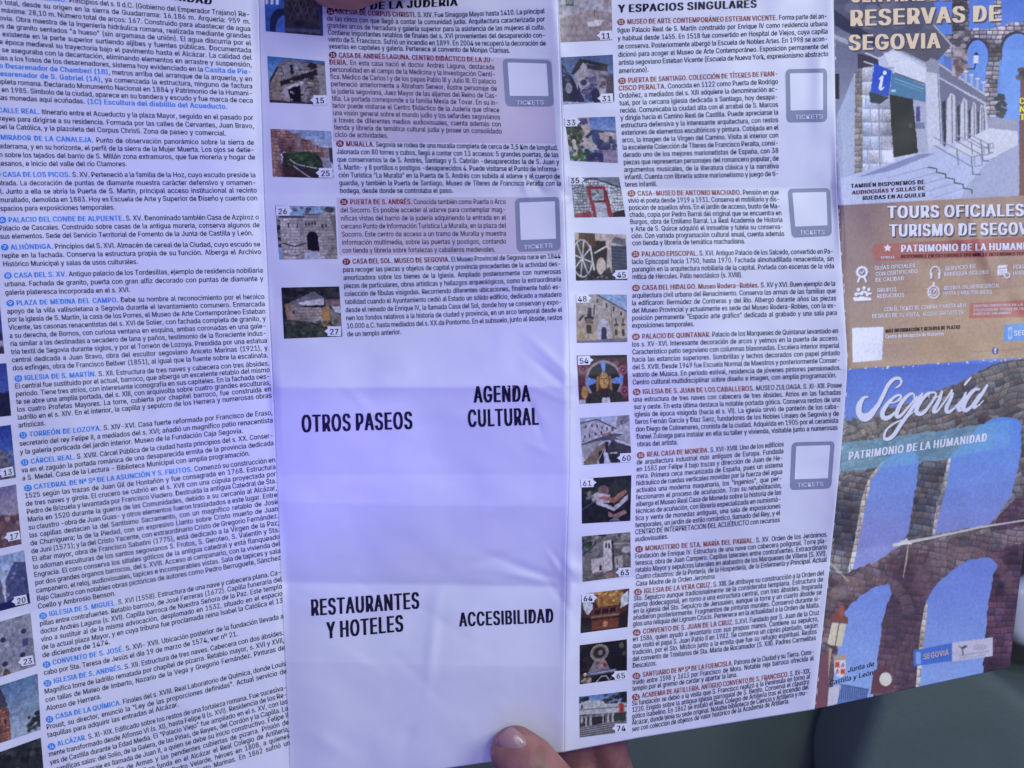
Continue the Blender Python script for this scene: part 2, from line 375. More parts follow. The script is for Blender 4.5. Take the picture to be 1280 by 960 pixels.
# every little picture is drawn on a 100 x 86 field
SKY = grad((70, 110, 190), (150, 175, 220), 0, 50)
def th_arch(c):
    c.rect(0, 0, 100, 86, (62, 56, 62)); c.rect(0, 0, 34, 86, (40, 90, 190)); c.ell(28, 78, 20, 34, (34, 42, 84)); c.ell(33, 84, 15, 28, (60, 110, 210))
    for x in (4, 13, 22): c.line([(x + 3, 8), (x, 36)], 5, (190, 195, 225))
    c.rect(34, 0, 100, 86, grad((74, 58, 58), (58, 58, 76), 20, 80)); c.dabs(26, (38, 22, 96, 70), 5, [(50, 44, 50), (92, 80, 74), (80, 76, 84), (40, 36, 44)], 2)
    for i in range(4): c.line([(44 + i * 13, 28), (58 + i * 10, 60)], 1.5, (104, 92, 84)); c.line([(58 + i * 12, 26), (42 + i * 12, 62)], 1.5, (104, 94, 88))
    c.rect(34, 76, 100, 82, (90, 92, 120)); c.line([(93, 20), (98, 86)], 5, (50, 70, 130))
def th_portal(c):
    c.rect(0, 0, 100, 86, grad((50, 110, 190), (120, 170, 220), 0, 45)); w = stones((128, 116, 118), 11, 7, 3, (80, 70, 76), .15)
    c.poly([(4, 44), (20, 14), (34, 4), (100, 6), (100, 86), (0, 86), (0, 52)], w); c.line([(4, 45), (17, 21)], 3, (50, 44, 56))
    c.poly([(6, 48), (20, 22), (22, 86), (4, 80)], (150, 128, 110), .7)
    c.poly([(20, 46), (86, 18), (86, 28), (22, 54)], (46, 38, 46)); c.poly([(26, 18), (54, 4), (66, 22), (30, 40)], (140, 140, 160), .8); c.poly([(38, 14), (44, 12), (46, 28), (40, 32)], (44, 40, 52))
    c.poly([(28, 56), (60, 42), (60, 50), (28, 62)], (190, 184, 196)); c.poly([(34, 60), (54, 50), (56, 86), (36, 86)], (22, 18, 28)); c.poly([(26, 60), (34, 58), (36, 86), (28, 86)], (168, 160, 172))
    c.poly([(56, 50), (63, 46), (65, 86), (58, 86)], (140, 134, 150)); c.poly([(68, 34), (78, 31), (79, 38), (69, 41)], (50, 42, 48)); c.line([(68, 54), (82, 50)], 1.5, (80, 70, 78))
    c.poly([(84, 8), (100, 8), (100, 86), (90, 86)], (150, 148, 160), .75); c.ell(78, 12, 8, 6, (50, 44, 50)); c.poly([(0, 80), (100, 84), (100, 86), (0, 86)], (60, 58, 80)); c.dabs(40, (20, 8, 90, 80), 2.2, [(60, 52, 60), (170, 160, 170), (100, 90, 96)], 5)
def th_wall(c):
    c.rect(0, 0, 100, 86, grad((120, 150, 205), (190, 195, 225), 0, 40)); b = stones((140, 98, 96), 8, 5, 7, (96, 66, 70), .2)
    c.poly([(0, 0), (30, 2), (34, 6), (48, 6), (50, 16), (64, 18), (66, 24), (76, 26), (78, 30), (94, 32), (94, 50), (40, 50), (20, 40), (0, 60)], b)
    c.poly([(34, 6), (48, 6), (52, 40), (44, 42)], (150, 130, 134), .6); c.poly([(64, 18), (72, 18), (76, 44), (68, 44)], (170, 150, 150), .6); c.poly([(84, 30), (93, 30), (94, 50), (86, 48)], (150, 138, 146), .7)
    c.poly([(0, 14), (12, 18), (20, 86), (0, 86)], stones((150, 110, 100), 9, 7, 4, (110, 80, 76), .2))
    c.poly([(18, 42), (80, 46), (88, 86), (18, 86)], (60, 52, 52)); c.poly([(26, 44), (62, 38), (80, 58), (82, 72), (40, 62)], (52, 82, 46)); c.dabs(60, (26, 40, 78, 66), 3, [(40, 70, 36), (76, 104, 58), (56, 66, 46)], 3)
    c.poly([(78, 46), (96, 56), (100, 76), (84, 66)], (140, 140, 164)); c.poly([(94, 30), (100, 30), (100, 60), (94, 54)], (60, 60, 76)); c.poly([(16, 60), (34, 66), (56, 86), (18, 86)], (74, 48, 50))
    c.line([(30, 54), (40, 62), (60, 66), (82, 70)], 1.6, (196, 190, 205)); c.line([(34, 64), (46, 74), (62, 86)], 1.6, (196, 190, 205)); c.dabs(30, (20, 62, 90, 86), 2.5, [(50, 40, 44), (84, 70, 60), (58, 66, 50)], 9)
def th_gate(c):
    c.rect(0, 0, 100, 86, (130, 160, 205)); c.dabs(20, (0, 0, 100, 14), 4, [(70, 76, 86), (100, 106, 110)], 3); c.rect(0, 22, 16, 66, (44, 66, 62)); c.dabs(14, (0, 26, 12, 64), 4, [(30, 48, 50), (150, 160, 170)], 1)
    st = stones((164, 156, 158), 7, 5, 6, (140, 130, 136), .06); c.poly([(48, 14), (100, 10), (100, 86), (44, 86)], st); c.rect(6, 18, 46, 86, st); c.rect(38, 18, 47, 70, (120, 112, 120), .4)
    c.line([(6, 18), (47, 18)], 2.5, (70, 66, 76)); c.line([(10, 60), (28, 65), (48, 60)], 2, (60, 54, 62)); c.line([(10, 76), (28, 80), (46, 74)], 1.6, (120, 112, 120)); c.rect(19, 28, 20.8, 36, (50, 44, 52)); c.rect(34, 28, 35.8, 36, (50, 44, 52))
    c.ell(59, 52, 9.5, 11, (26, 22, 34)); c.poly([(49.5, 52), (68.5, 52), (69, 74), (49, 70)], (26, 22, 34)); c.poly([(48, 72), (66, 72), (74, 86), (42, 86)], (176, 180, 205))
    for x in (48, 53, 58, 63): c.rect(x, 26, x + 2.6, 31, (60, 48, 56))
    for x in (75, 81): c.rect(x, 30, x + 3, 35, (52, 42, 52))
    c.line([(46, 14), (66, 14)], 2, (84, 80, 96)); c.line([(46, 22), (68, 22)], 1.4, (196, 192, 205)); c.poly([(90, 16), (100, 14), (100, 60), (92, 30)], (96, 92, 104), .7)
def th_sol(c):
    c.rect(0, 0, 100, 86, (44, 46, 52)); c.dabs(90, (0, 0, 100, 30), 5, [(30, 30, 36), (60, 62, 60), (40, 44, 44), (70, 64, 64)], 8)
    c.poly([(8, 28), (56, 8), (74, 20), (28, 34)], (112, 112, 124)); c.poly([(28, 26), (72, 20), (72, 32), (30, 30)], (190, 188, 205)); st = stones((158, 146, 140), 8, 5, 2, (128, 116, 112), .07)
    c.poly([(4, 28), (16, 26), (24, 32), (66, 36), (68, 66), (40, 58), (8, 54)], st); c.poly([(4, 28), (14, 26), (15, 56), (8, 52)], (160, 116, 88), .7); c.rect(18, 40, 21, 45, (50, 40, 40))
    c.poly([(66, 36), (80, 34), (82, 70), (68, 68)], (176, 128, 74)); c.poly([(80, 36), (100, 50), (100, 74), (84, 70)], (140, 130, 128)); c.poly([(84, 34), (98, 34), (100, 46), (90, 44)], (196, 196, 214)); c.rect(74, 22, 100, 34, (132, 104, 112))
    c.poly([(4, 54), (40, 60), (70, 70), (100, 74), (100, 86), (4, 86)], (64, 72, 56)); c.dabs(80, (4, 58, 90, 84), 3, [(50, 60, 44), (88, 92, 70), (96, 92, 90), (44, 50, 42)], 4)
def th_room(c):
    c.rect(0, 0, 100, 86, grad((150, 142, 164), (176, 170, 190), 0, 60)); c.poly([(0, 54), (60, 42), (100, 48), (100, 86), (0, 86)], grad((160, 142, 150), (142, 128, 140), 50, 86))
    c.rect(14, 4, 29, 36, (90, 70, 60)); c.rect(15, 6, 28, 22, (206, 150, 80)); c.rect(15, 22, 28, 34, (120, 150, 150)); c.rect(56, 10, 65, 26, (84, 76, 110)); c.rect(84, 0, 100, 40, (156, 128, 150), .6)
    c.poly([(52, 60), (70, 56), (86, 58), (74, 66), (54, 66)], (196, 190, 210)); c.line([(66, 44), (67, 52)], 2, (90, 80, 110)); c.rect(88, 24, 95, 34, (150, 90, 110), .6)
def th_santiago(c):
    c.rect(0, 0, 100, 86, grad((64, 86, 150), (90, 120, 180), 0, 40)); c.poly([(24, 32), (38, 8), (52, 20), (88, 26), (88, 70), (26, 70)], (158, 150, 172)); c.poly([(52, 22), (88, 26), (88, 60), (54, 60)], (124, 116, 146), .7)
    c.poly([(18, 32), (36, 4), (90, 18), (88, 24), (42, 12), (26, 32)], (36, 30, 52)); c.poly([(48, 16), (88, 22), (88, 30), (50, 24)], (56, 46, 62)); c.poly([(0, 12), (14, 26), (28, 52), (34, 86), (0, 86)], (30, 30, 66)); c.dabs(22, (0, 20, 20, 60), 4, [(110, 130, 180), (36, 40, 80), (60, 70, 120)], 4)
    c.poly([(26, 86), (32, 50), (38, 70), (44, 86)], (40, 36, 84)); c.dabs(30, (40, 40, 70, 80), 5, [(74, 66, 124), (54, 48, 104), (110, 100, 150)], 6); c.ell(64, 68, 7, 9, (30, 20, 90)); c.rect(57, 68, 71, 86, (30, 20, 90))
    c.rect(74, 50, 80, 86, (170, 165, 190)); c.poly([(86, 40), (100, 34), (100, 86), (84, 86)], (74, 60, 92)); c.dabs(16, (72, 36, 98, 60), 4, [(90, 60, 80), (60, 50, 84)], 8); c.poly([(0, 80), (60, 84), (60, 86), (0, 86)], (160, 165, 205)); c.ell(13, 56, 6, 10, (134, 128, 156))
def th_garden(c):
    c.rect(0, 0, 100, 86, grad((70, 110, 200), (150, 175, 225), 0, 50)); c.poly([(0, 0), (48, 0), (48, 40), (60, 28), (98, 30), (98, 60), (0, 60)], (178, 160, 164)); c.rect(28, 2, 44, 14, (70, 70, 140)); c.poly([(36, 36), (54, 24), (76, 26), (76, 30), (56, 30), (40, 42)], (60, 50, 90)); c.line([(78, 26), (98, 29)], 2.5, (90, 66, 90))
    c.dabs(70, (0, 14, 30, 60), 5, [(34, 52, 44), (56, 76, 54), (90, 104, 80), (22, 34, 40)], 5); c.ell(13, 48, 4, 6, (190, 176, 170)); c.poly([(9, 52), (18, 54), (24, 76), (10, 78)], (186, 170, 168)); c.ell(58, 40, 8, 13, (50, 70, 140)); c.poly([(56, 40), (72, 44), (76, 66), (58, 60)], (44, 50, 110)); c.dabs(20, (70, 46, 98, 62), 5, [(44, 46, 100), (60, 66, 130)], 9)
    c.poly([(52, 62), (98, 62), (98, 86), (48, 86)], (140, 122, 164)); c.dabs(70, (2, 64, 46, 86), 4, [(54, 86, 46), (80, 112, 60), (34, 60, 40)], 2); c.dabs(26, (38, 64, 66, 86), 5, [(40, 38, 100), (50, 50, 120)], 3); c.rect(84, 36, 90, 50, (60, 56, 96))
def th_red(c):
    c.rect(0, 0, 100, 86, (120, 126, 150)); st = stones((196, 200, 214), 7, 6, 9, (50, 56, 86), .1, warp=.9); c.poly([(0, 14), (46, 2), (100, 24), (100, 76), (0, 76)], st); c.line([(0, 14), (46, 2), (100, 24)], 3, (52, 56, 90)); c.dabs(40, (0, 16, 96, 72), 2.5, [(70, 80, 120), (210, 212, 226)], 5)
    c.poly([(2, 78), (34, 72), (34, 86), (2, 86)], (150, 30, 60)); c.poly([(30, 20), (68, 20), (76, 86), (38, 86)], (160, 24, 56)); c.rect(38, 26, 62, 50, (150, 160, 180)); c.dabs(12, (40, 30, 60, 48), 4, [(80, 90, 120), (200, 206, 226)], 7); c.poly([(42, 54), (64, 54), (67, 86), (44, 86)], (168, 172, 200)); c.rect(42, 50, 64, 53, (60, 16, 40)); c.line([(68, 30), (72, 60)], 3, (96, 20, 50)); c.poly([(76, 76), (100, 70), (100, 86), (76, 86)], (44, 16, 40))
def th_wheel(c):
    c.rect(0, 0, 100, 86, (186, 170, 168)); c.rect(0, 14, 60, 86, (40, 30, 36)); c.rect(8, 0, 40, 26, (92, 60, 48)); c.poly([(40, 20), (62, 26), (60, 60), (44, 86), (36, 60)], (46, 34, 38)); c.ell(50, 60, 9, 16, (196, 176, 164))
    for a in range(0, 360, 45): r = math.radians(a + 12); c.line([(14, 46), (14 + 18 * math.cos(r), 46 + 32 * math.sin(r))], 2.6, (176, 178, 196))
    for k in range(24): r = k * math.pi / 12; c.line([(14 + 19 * math.cos(r), 46 + 33 * math.sin(r)), (14 + 19 * math.cos(r + .27), 46 + 33 * math.sin(r + .27))], 3, (166, 168, 190))
    c.line([(30, 24), (36, 66)], 3, (190, 190, 205)); c.line([(38, 36), (60, 24)], 3, (200, 196, 206)); c.poly([(70, 16), (78, 6), (98, 8), (98, 22)], (96, 100, 122)); c.rect(70, 22, 100, 86, (60, 68, 96))
    for y in range(28, 80, 6): c.line([(72, y), (98, y + 2)], 1, (90, 98, 128))
    c.poly([(36, 86), (66, 60), (72, 86)], (54, 46, 52)); c.dabs(20, (6, 74, 70, 86), 3, [(120, 120, 140), (50, 44, 52), (90, 88, 100)], 3)
def th_hidalgo(c):
    c.rect(0, 0, 100, 86, grad((120, 160, 215), (170, 190, 222), 0, 60)); c.poly([(0, 0), (40, 0), (98, 30), (98, 86), (0, 86)], grad((164, 152, 156), (178, 158, 126), 20, 84)); c.line([(40, 0), (98, 30)], 2.4, (90, 70, 70))
    for x, y in ((40, 8), (58, 16), (72, 22), (86, 30)): c.rect(x, y, x + 3, y + 8, (54, 44, 50))
    c.rect(22, 24, 30, 42, (60, 60, 80)); c.rect(16, 40, 34, 44, (64, 48, 50)); c.poly([(16, 44), (34, 44), (32, 52), (18, 52)], (120, 96, 80)); c.rect(20, 54, 30, 70, (66, 58, 60)); c.line([(36, 20), (35, 36)], 2.5, (70, 60, 90)); c.line([(6, 46), (14, 38)], 3, (56, 50, 64))
    c.ell(53, 64, 13, 20, (178, 176, 196)); c.rect(41, 64, 65, 84, (176, 174, 194)); c.ell(54, 66, 5.5, 8, (44, 40, 74)); c.rect(48.5, 66, 59.5, 84, (44, 40, 74)); c.ell(53, 38, 2.5, 4, (150, 150, 170)); c.line([(68, 20), (72, 86)], 1.2, (110, 96, 96))
    for x in (76, 90): c.rect(x, 42, x + 3, 54, (60, 56, 76)); c.rect(x - 3, 53, x + 6, 56, (60, 50, 56)); c.rect(x - 1, 62, x + 4, 74, (62, 54, 58))
    c.poly([(0, 82), (98, 78), (98, 86), (0, 86)], (110, 108, 140)); c.ell(8, 76, 5, 4, (190, 140, 80), .6)
def th_gold(c):
    c.rect(0, 0, 100, 86, (96, 52, 60)); c.dabs(50, (0, 10, 100, 86), 5, [(120, 60, 66), (80, 44, 54), (130, 80, 80), (70, 40, 60)], 4); c.rect(0, 0, 100, 6, (44, 38, 52))
    for r_, cc in ((37, (150, 140, 140)), (32, (52, 44, 56))): c.ell(52, 46, r_, r_ * .98, cc)
    for x, y in ((90, 28), (92, 66), (12, 24)): c.ell(x, y, 9, 9, (150, 70, 100)); c.ell(x, y, 5, 5, (90, 40, 70)); c.ell(x, y, 2, 2, (170, 90, 110))
    c.poly([(46, 12), (58, 12), (54, 32), (50, 32)], (96, 140, 215)); c.poly([(16, 38), (36, 44), (36, 50), (16, 56)], (96, 140, 215)); c.poly([(90, 38), (66, 44), (66, 50), (90, 54)], (96, 140, 215))
    c.ell(52, 48, 13, 18, (110, 74, 40)); c.ell(52, 46, 9, 15, (190, 146, 80)); c.line([(40, 40), (38, 70)], 5, (170, 124, 60)); c.line([(64, 40), (66, 70)], 5, (170, 124, 60)); c.line([(52, 42), (52, 52)], 2, (120, 80, 44)); c.line([(46, 42), (49, 42)], 1.4, (60, 36, 30)); c.line([(55, 42), (58, 42)], 1.4, (60, 36, 30)); c.poly([(44, 60), (60, 60), (52, 74)], (80, 50, 36))
    c.poly([(20, 70), (44, 62), (48, 86), (10, 86)], (60, 56, 50)); c.poly([(60, 62), (84, 68), (92, 86), (56, 86)], (56, 56, 52)); c.ell(12, 66, 6, 11, (176, 130, 70)); c.rect(46, 76, 62, 86, (190, 190, 215)); c.rect(0, 78, 14, 86, (170, 165, 185))
def th_canal(c):
    c.rect(0, 0, 100, 86, grad((150, 170, 215), (190, 195, 220), 0, 20)); c.poly([(0, 10), (30, 6), (60, 14), (70, 24), (74, 4), (100, 0), (100, 34), (60, 30), (0, 44)], (168, 164, 184)); c.line([(0, 10), (34, 5), (72, 24)], 2, (60, 56, 76)); c.poly([(72, 22), (76, 2), (100, 0), (100, 12)], (120, 112, 132), .7)
    for x, y in ((10, 14), (22, 12), (32, 14), (42, 18), (6, 32), (16, 30), (28, 28), (40, 26), (52, 20), (62, 22), (82, 10)): c.rect(x, y, x + 3.4, y + 6, (62, 58, 80))
    c.poly([(0, 44), (60, 32), (100, 36), (100, 44), (50, 44), (0, 56)], (90, 88, 104)); c.line([(0, 46), (40, 36), (98, 20)], 1.6, (190, 188, 205)); c.poly([(0, 50), (44, 42), (30, 60), (4, 76)], (150, 146, 160)); c.poly([(2, 80), (32, 54), (50, 46), (56, 50), (40, 70), (30, 86), (4, 86)], (128, 108, 92))
    c.poly([(62, 44), (100, 58), (100, 86), (58, 86), (50, 60)], (70, 68, 76)); c.poly([(70, 40), (100, 30), (100, 56)], (160, 156, 172)); c.rect(34, 62, 44, 86, (40, 38, 52)); c.rect(56, 62, 72, 84, (52, 50, 60)); c.rect(56, 66, 72, 69, (190, 190, 205)); c.rect(48, 46, 54, 66, (50, 46, 58)); c.rect(60, 44, 66, 60, (56, 54, 66)); c.line([(28, 86), (46, 58)], 1.4, (176, 170, 176)); c.line([(44, 34), (60, 30)], 2, (150, 70, 80))
def th_aerial(c):
    c.rect(0, 0, 100, 86, (34, 36, 46)); c.dabs(110, (0, 0, 100, 86), 5, [(26, 26, 38), (44, 48, 50), (32, 44, 38), (54, 50, 60)], 5); c.ell(44, 26, 11, 10, (128, 92, 96)); c.poly([(20, 34), (30, 28), (58, 34), (56, 50), (22, 46)], (176, 166, 180)); c.poly([(32, 38), (66, 52), (92, 32), (86, 26), (64, 40), (44, 36)], (160, 98, 88))
    c.poly([(32, 44), (66, 58), (66, 66), (30, 50)], (190, 180, 196)); c.poly([(66, 56), (92, 36), (94, 46), (66, 66)], (170, 160, 180)); c.poly([(54, 66), (66, 72), (88, 64), (92, 70), (70, 80), (54, 74)], (150, 110, 110)); c.poly([(40, 18), (36, 30), (50, 30), (52, 22)], (110, 78, 86)); c.poly([(54, 84), (70, 76), (80, 84)], (100, 104, 124)); c.dabs(10, (8, 22, 24, 38), 4, [(54, 84, 50), (120, 118, 130)], 2); c.line([(0, 60), (28, 44)], 2.4, (74, 78, 104))
def th_tower(c):
    c.rect(0, 0, 100, 86, (118, 116, 116)); c.dabs(120, (0, 0, 100, 60), 4, [(96, 96, 96), (140, 136, 132), (76, 80, 78), (150, 146, 150)], 4); c.dabs(16, (0, 8, 18, 24), 4, [(50, 80, 48), (40, 60, 44)], 3); c.rect(34, 0, 50, 3, (40, 38, 44)); c.line([(0, 36), (24, 22), (30, 10)], 1.8, (54, 50, 52)); c.line([(60, 20), (98, 22)], 1.6, (178, 170, 170))
    c.poly([(0, 60), (100, 50), (100, 86), (0, 86)], (112, 108, 104)); c.dabs(50, (0, 66, 100, 86), 4, [(90, 88, 86), (130, 124, 120)], 8); c.poly([(18, 46), (44, 44), (44, 70), (20, 72)], (190, 182, 184)); c.poly([(44, 14), (60, 12), (62, 70), (44, 72)], (192, 184, 186)); c.poly([(60, 14), (64, 14), (66, 66), (62, 66)], (60, 54, 62)); c.rect(48, 18, 51, 28, (40, 36, 46)); c.rect(54, 18, 57, 28, (40, 36, 46))
    c.poly([(66, 46), (82, 44), (84, 66), (68, 68)], (176, 166, 168)); c.rect(71, 48, 73, 62, (70, 60, 66)); c.rect(35, 58, 40, 68, (90, 50, 60)); c.poly([(46, 74), (66, 72), (68, 84), (48, 86)], (150, 118, 108)); c.ell(90, 34, 9, 6, (176, 172, 184)); c.rect(66, 30, 80, 42, (90, 84, 90), .7)
def th_organ(c):
    c.rect(0, 0, 100, 86, (88, 50, 40)); c.poly([(22, 0), (90, 0), (78, 34), (36, 34)], (170, 112, 46)); c.dabs(60, (28, 2, 86, 30), 2.6, [(206, 150, 60), (120, 74, 36), (226, 190, 110), (150, 90, 40)], 4); c.poly([(4, 18), (20, 16), (26, 34), (16, 48), (6, 36)], (190, 200, 215)); c.poly([(84, 14), (98, 4), (98, 34), (82, 42)], (190, 200, 215))
    c.rect(26, 36, 76, 52, (120, 72, 52)); [c.rect(x, 38, x + 13, 49, (54, 24, 40)) for x in (28, 44, 60)]; c.rect(22, 52, 80, 56, (156, 110, 76)); c.poly([(0, 50), (22, 56), (24, 86), (0, 86)], (44, 30, 34)); c.poly([(80, 54), (100, 48), (100, 86), (80, 86)], (50, 30, 34)); c.rect(24, 62, 80, 86, (130, 62, 36)); c.rect(22, 58, 80, 61, (70, 40, 36)); c.ell(52, 72, 5, 6, (196, 130, 80)); c.rect(24, 82, 80, 86, (60, 30, 30))
def th_virgin(c):
    c.rect(0, 0, 100, 86, (36, 32, 36)); c.dabs(30, (0, 20, 40, 86), 5, [(70, 52, 40), (48, 40, 40)], 5); c.ell(42, 22, 19, 18, (120, 112, 110)); c.ell(42, 22, 13, 12, (54, 46, 50)); c.poly([(34, 34), (52, 34), (66, 66), (16, 66)], (126, 120, 134)); c.ell(44, 22, 5, 6, (130, 112, 104)); c.dabs(12, (36, 40, 54, 52), 3, [(140, 40, 48), (190, 120, 110)], 4)
    for k in range(20): a = k * math.pi / 10; c.ell(42 + 18 * math.cos(a), 22 + 17 * math.sin(a), 1.6, 1.6, (170, 160, 150))
    c.poly([(18, 62), (76, 60), (78, 68), (16, 70)], (100, 96, 140)); c.line([(24, 66), (74, 64)], 2, (170, 170, 205)); c.line([(36, 84), (46, 74), (56, 74), (64, 86)], 2, (186, 180, 170)); c.ell(88, 12, 5, 7, (90, 86, 70)); c.ell(94, 30, 4, 5, (80, 76, 66)); c.dabs(14, (0, 70, 22, 86), 4, [(176, 160, 140), (100, 80, 60)], 3); c.ell(12, 66, 4, 4, (200, 180, 150)); c.dabs(12, (60, 70, 90, 86), 3, [(120, 110, 110), (60, 54, 56)], 6)
def th_academy(c):
    c.rect(0, 0, 100, 86, grad((80, 120, 200), (170, 190, 225), 0, 34)); c.dabs(40, (50, 0, 100, 26), 5, [(44, 44, 50), (66, 70, 70)], 3); c.dabs(12, (0, 0, 18, 14), 4, [(44, 50, 50)], 3); c.poly([(0, 16), (20, 10), (50, 16), (54, 22), (98, 24), (98, 44), (0, 40)], (178, 178, 190)); c.line([(0, 28), (98, 32)], 1.6, (90, 90, 110)); c.line([(0, 40), (98, 46)], 3, (70, 66, 76)); c.rect(0, 42, 98, 64, (112, 108, 112))
    for x in (4, 12, 22, 34, 46, 58, 68): c.rect(x, 42, x + 4, 64, (172, 168, 176)); c.rect(x + 5, 46, x + 8, 64, (44, 40, 52))
    c.rect(28, 46, 48, 66, (60, 50, 54)); c.poly([(82, 24), (92, 26), (94, 52), (84, 56)], (206, 70, 60)); c.line([(88, 18), (88, 70)], 1.4, (70, 60, 70)); c.rect(72, 44, 98, 62, (60, 70, 60)); c.poly([(0, 64), (98, 60), (98, 86), (0, 86)], (140, 138, 148))
    for i in range(5): c.line([(0, 67 + i * 4.4), (98, 62 + i * 4.4)], 1.6, (76, 72, 86))
    c.rect(0, 56, 12, 64, (60, 66, 60), .8); c.ell(6, 22, 2, 5, (60, 60, 84))
def th_tree(c):
    c.rect(0, 0, 100, 86, grad((26, 60, 150), (60, 90, 190), 0, 86)); c.poly([(0, 60), (60, 64), (100, 66), (100, 74), (0, 74)], (160, 150, 176)); c.poly([(0, 74), (100, 76), (100, 86), (0, 86)], (60, 50, 76)); c.dabs(14, (50, 50, 100, 66), 4, [(40, 40, 90), (110, 100, 130)], 3)
def th_blue(c):
    c.rect(0, 0, 100, 86, grad((40, 60, 170), (60, 90, 190), 0, 40)); c.poly([(20, 50), (60, 42), (100, 50), (100, 86), (0, 86)], (34, 32, 80)); c.dabs(20, (30, 48, 100, 78), 6, [(44, 40, 84), (28, 26, 66)], 2)
def th_tower2(c):
    c.rect(0, 0, 100, 86, grad((36, 60, 170), (70, 110, 200), 0, 60)); c.poly([(20, 86), (60, 34), (84, 40), (96, 60), (100, 86)], (110, 110, 136)); c.dabs(30, (50, 44, 98, 84), 4, [(86, 84, 110), (140, 138, 160), (70, 66, 96)], 3)
def th_view(c):
    c.rect(0, 0, 100, 86, grad((120, 112, 170), (150, 140, 170), 0, 40)); c.poly([(0, 44), (40, 36), (100, 44), (100, 86), (0, 86)], (116, 84, 96)); c.dabs(60, (0, 44, 100, 80), 4, [(140, 96, 96), (96, 70, 84), (160, 130, 130), (80, 66, 84)], 4)
def th_street(c):
    c.rect(0, 0, 100, 86, grad((130, 160, 215), (190, 200, 230), 0, 60)); c.poly([(0, 0), (50, 6), (54, 60), (60, 86), (0, 86)], (100, 96, 136)); c.poly([(60, 40), (80, 14), (100, 20), (100, 86), (58, 80)], (76, 84, 140)); c.dabs(20, (60, 20, 100, 70), 4, [(60, 70, 130), (130, 140, 180)], 3); c.poly([(0, 78), (100, 70), (100, 86), (0, 86)], (34, 40, 110))
def th_facade(c):
    c.rect(0, 0, 100, 86, (140, 142, 168)); c.dabs(60, (0, 0, 100, 86), 6, [(120, 122, 150), (160, 162, 186)], 3); [c.ell(x, y, 5, 4, (50, 52, 96)) for x, y in ((46, 30), (46, 68), (78, 62), (84, 26))]; c.rect(80, 38, 90, 50, (70, 76, 130)); c.dabs(14, (0, 74, 50, 86), 5, [(60, 60, 50), (120, 96, 60)], 4); c.line([(56, 84), (64, 40), (80, 8)], 1.6, (120, 130, 140))
def th_brick(c):
    c.rect(0, 0, 100, 86, grad((84, 120, 176), (150, 170, 196), 0, 70)); c.poly([(0, 20), (30, 10), (40, 30), (46, 40), (46, 86), (0, 86)], stones((160, 100, 80), 6, 4, 4, (110, 66, 60), .2)); c.poly([(26, 10), (34, 6), (44, 34), (30, 34)], (70, 74, 90)); [c.rect(x, 52, x + 4, 60, (70, 40, 44)) for x in (12, 24, 36)]; c.dabs(30, (78, 58, 100, 84), 4, [(50, 56, 50), (70, 66, 54)], 3)
def th_dark(c):
    c.rect(0, 0, 100, 86, (50, 52, 56)); c.dabs(80, (0, 0, 100, 86), 6, [(36, 38, 42), (74, 78, 78), (60, 60, 62), (44, 46, 50)], 4)
def quadgrid(q, nx, ny):
    u, v = np.meshgrid(np.linspace(0, 1, nx), np.linspace(0, 1, ny)); q = np.array(q, float)
    p = q[0] * ((1 - u) * (1 - v))[..., None] + q[1] * (u * (1 - v))[..., None] + q[2] * (u * v)[..., None] + q[3] * ((1 - u) * v)[..., None]
    return u, v, p[..., 0], p[..., 1]
def picture(parent, fn, quad, label=None, seed=1):
    c = Cv(0, 0, 100, 86, 3.0, (120, 120, 120)); c.wob = 2.0; c.ws = .22; fn(c); c.noise(.13, .22, seed); c.noise(.10, .9, seed + 3)
    g = c.im.mean(2, keepdims=True); c.im = (c.im * .74 + g * .26 - 14) * .97 + 2
    w = math.dist(quad[0], quad[1]); h = math.dist(quad[0], quad[3]); nx, ny = int(w * 1.2) + 1, int(h * 1.2) + 1
    u, v, X, Y = quadgrid(quad, nx, ny); col = c.sample(.6 + u * 98.8, .6 + v * 84.8, 300 / nx * 1.15)
    o = gridmesh('printed_photo', X, Y, 1, PRINT, parent, ink(np.clip(col, 2, 255)))
    if label: o['label'] = label
    return o
def numtag(parent, s, x, y, side='r', w=17, h=12, rot=0.0):
    """white arrow tag; x, y = centre"""
    mb = MB(); ca, sa = math.cos(rot), math.sin(rot); T = lambda a, b: (x + a * ca + b * sa, y - a * sa + b * ca)
    p = [(-w / 2, -h / 2), (w / 2, -h / 2), (w / 2, h / 2), (-w / 2, h / 2)]
    p = p[:3] + [p[3], (-w / 2, 3), (-w / 2 - 4, 0), (-w / 2, -3)] if side == 'r' else [p[0], p[1], (w / 2, -3), (w / 2 + 4, 0), (w / 2, 3), p[2], p[3]]
    p = np.array([T(*q) for q in p]); mb.print_(p[:, 0], p[:, 1], 4, [tuple(range(len(p)))[::-1]], 0)
    a, b = T(-6, 4), T(6, 4); setline(mb, [[(ch, 'm') for ch in s]], a, b, 6.8, (-.05, -1), layer=6, matof=lambda s: 1)
    return mb.build('number_tag', [WHT, BLK], parent)
def flat(parent, pts, m, name, layer=1, nx=141, ny=54, label=None):
    u, v, X, Y = quadgrid(pts, nx, ny); o = gridmesh(name, X, Y, layer, m, parent)
    if label: o['label'] = label
    return o
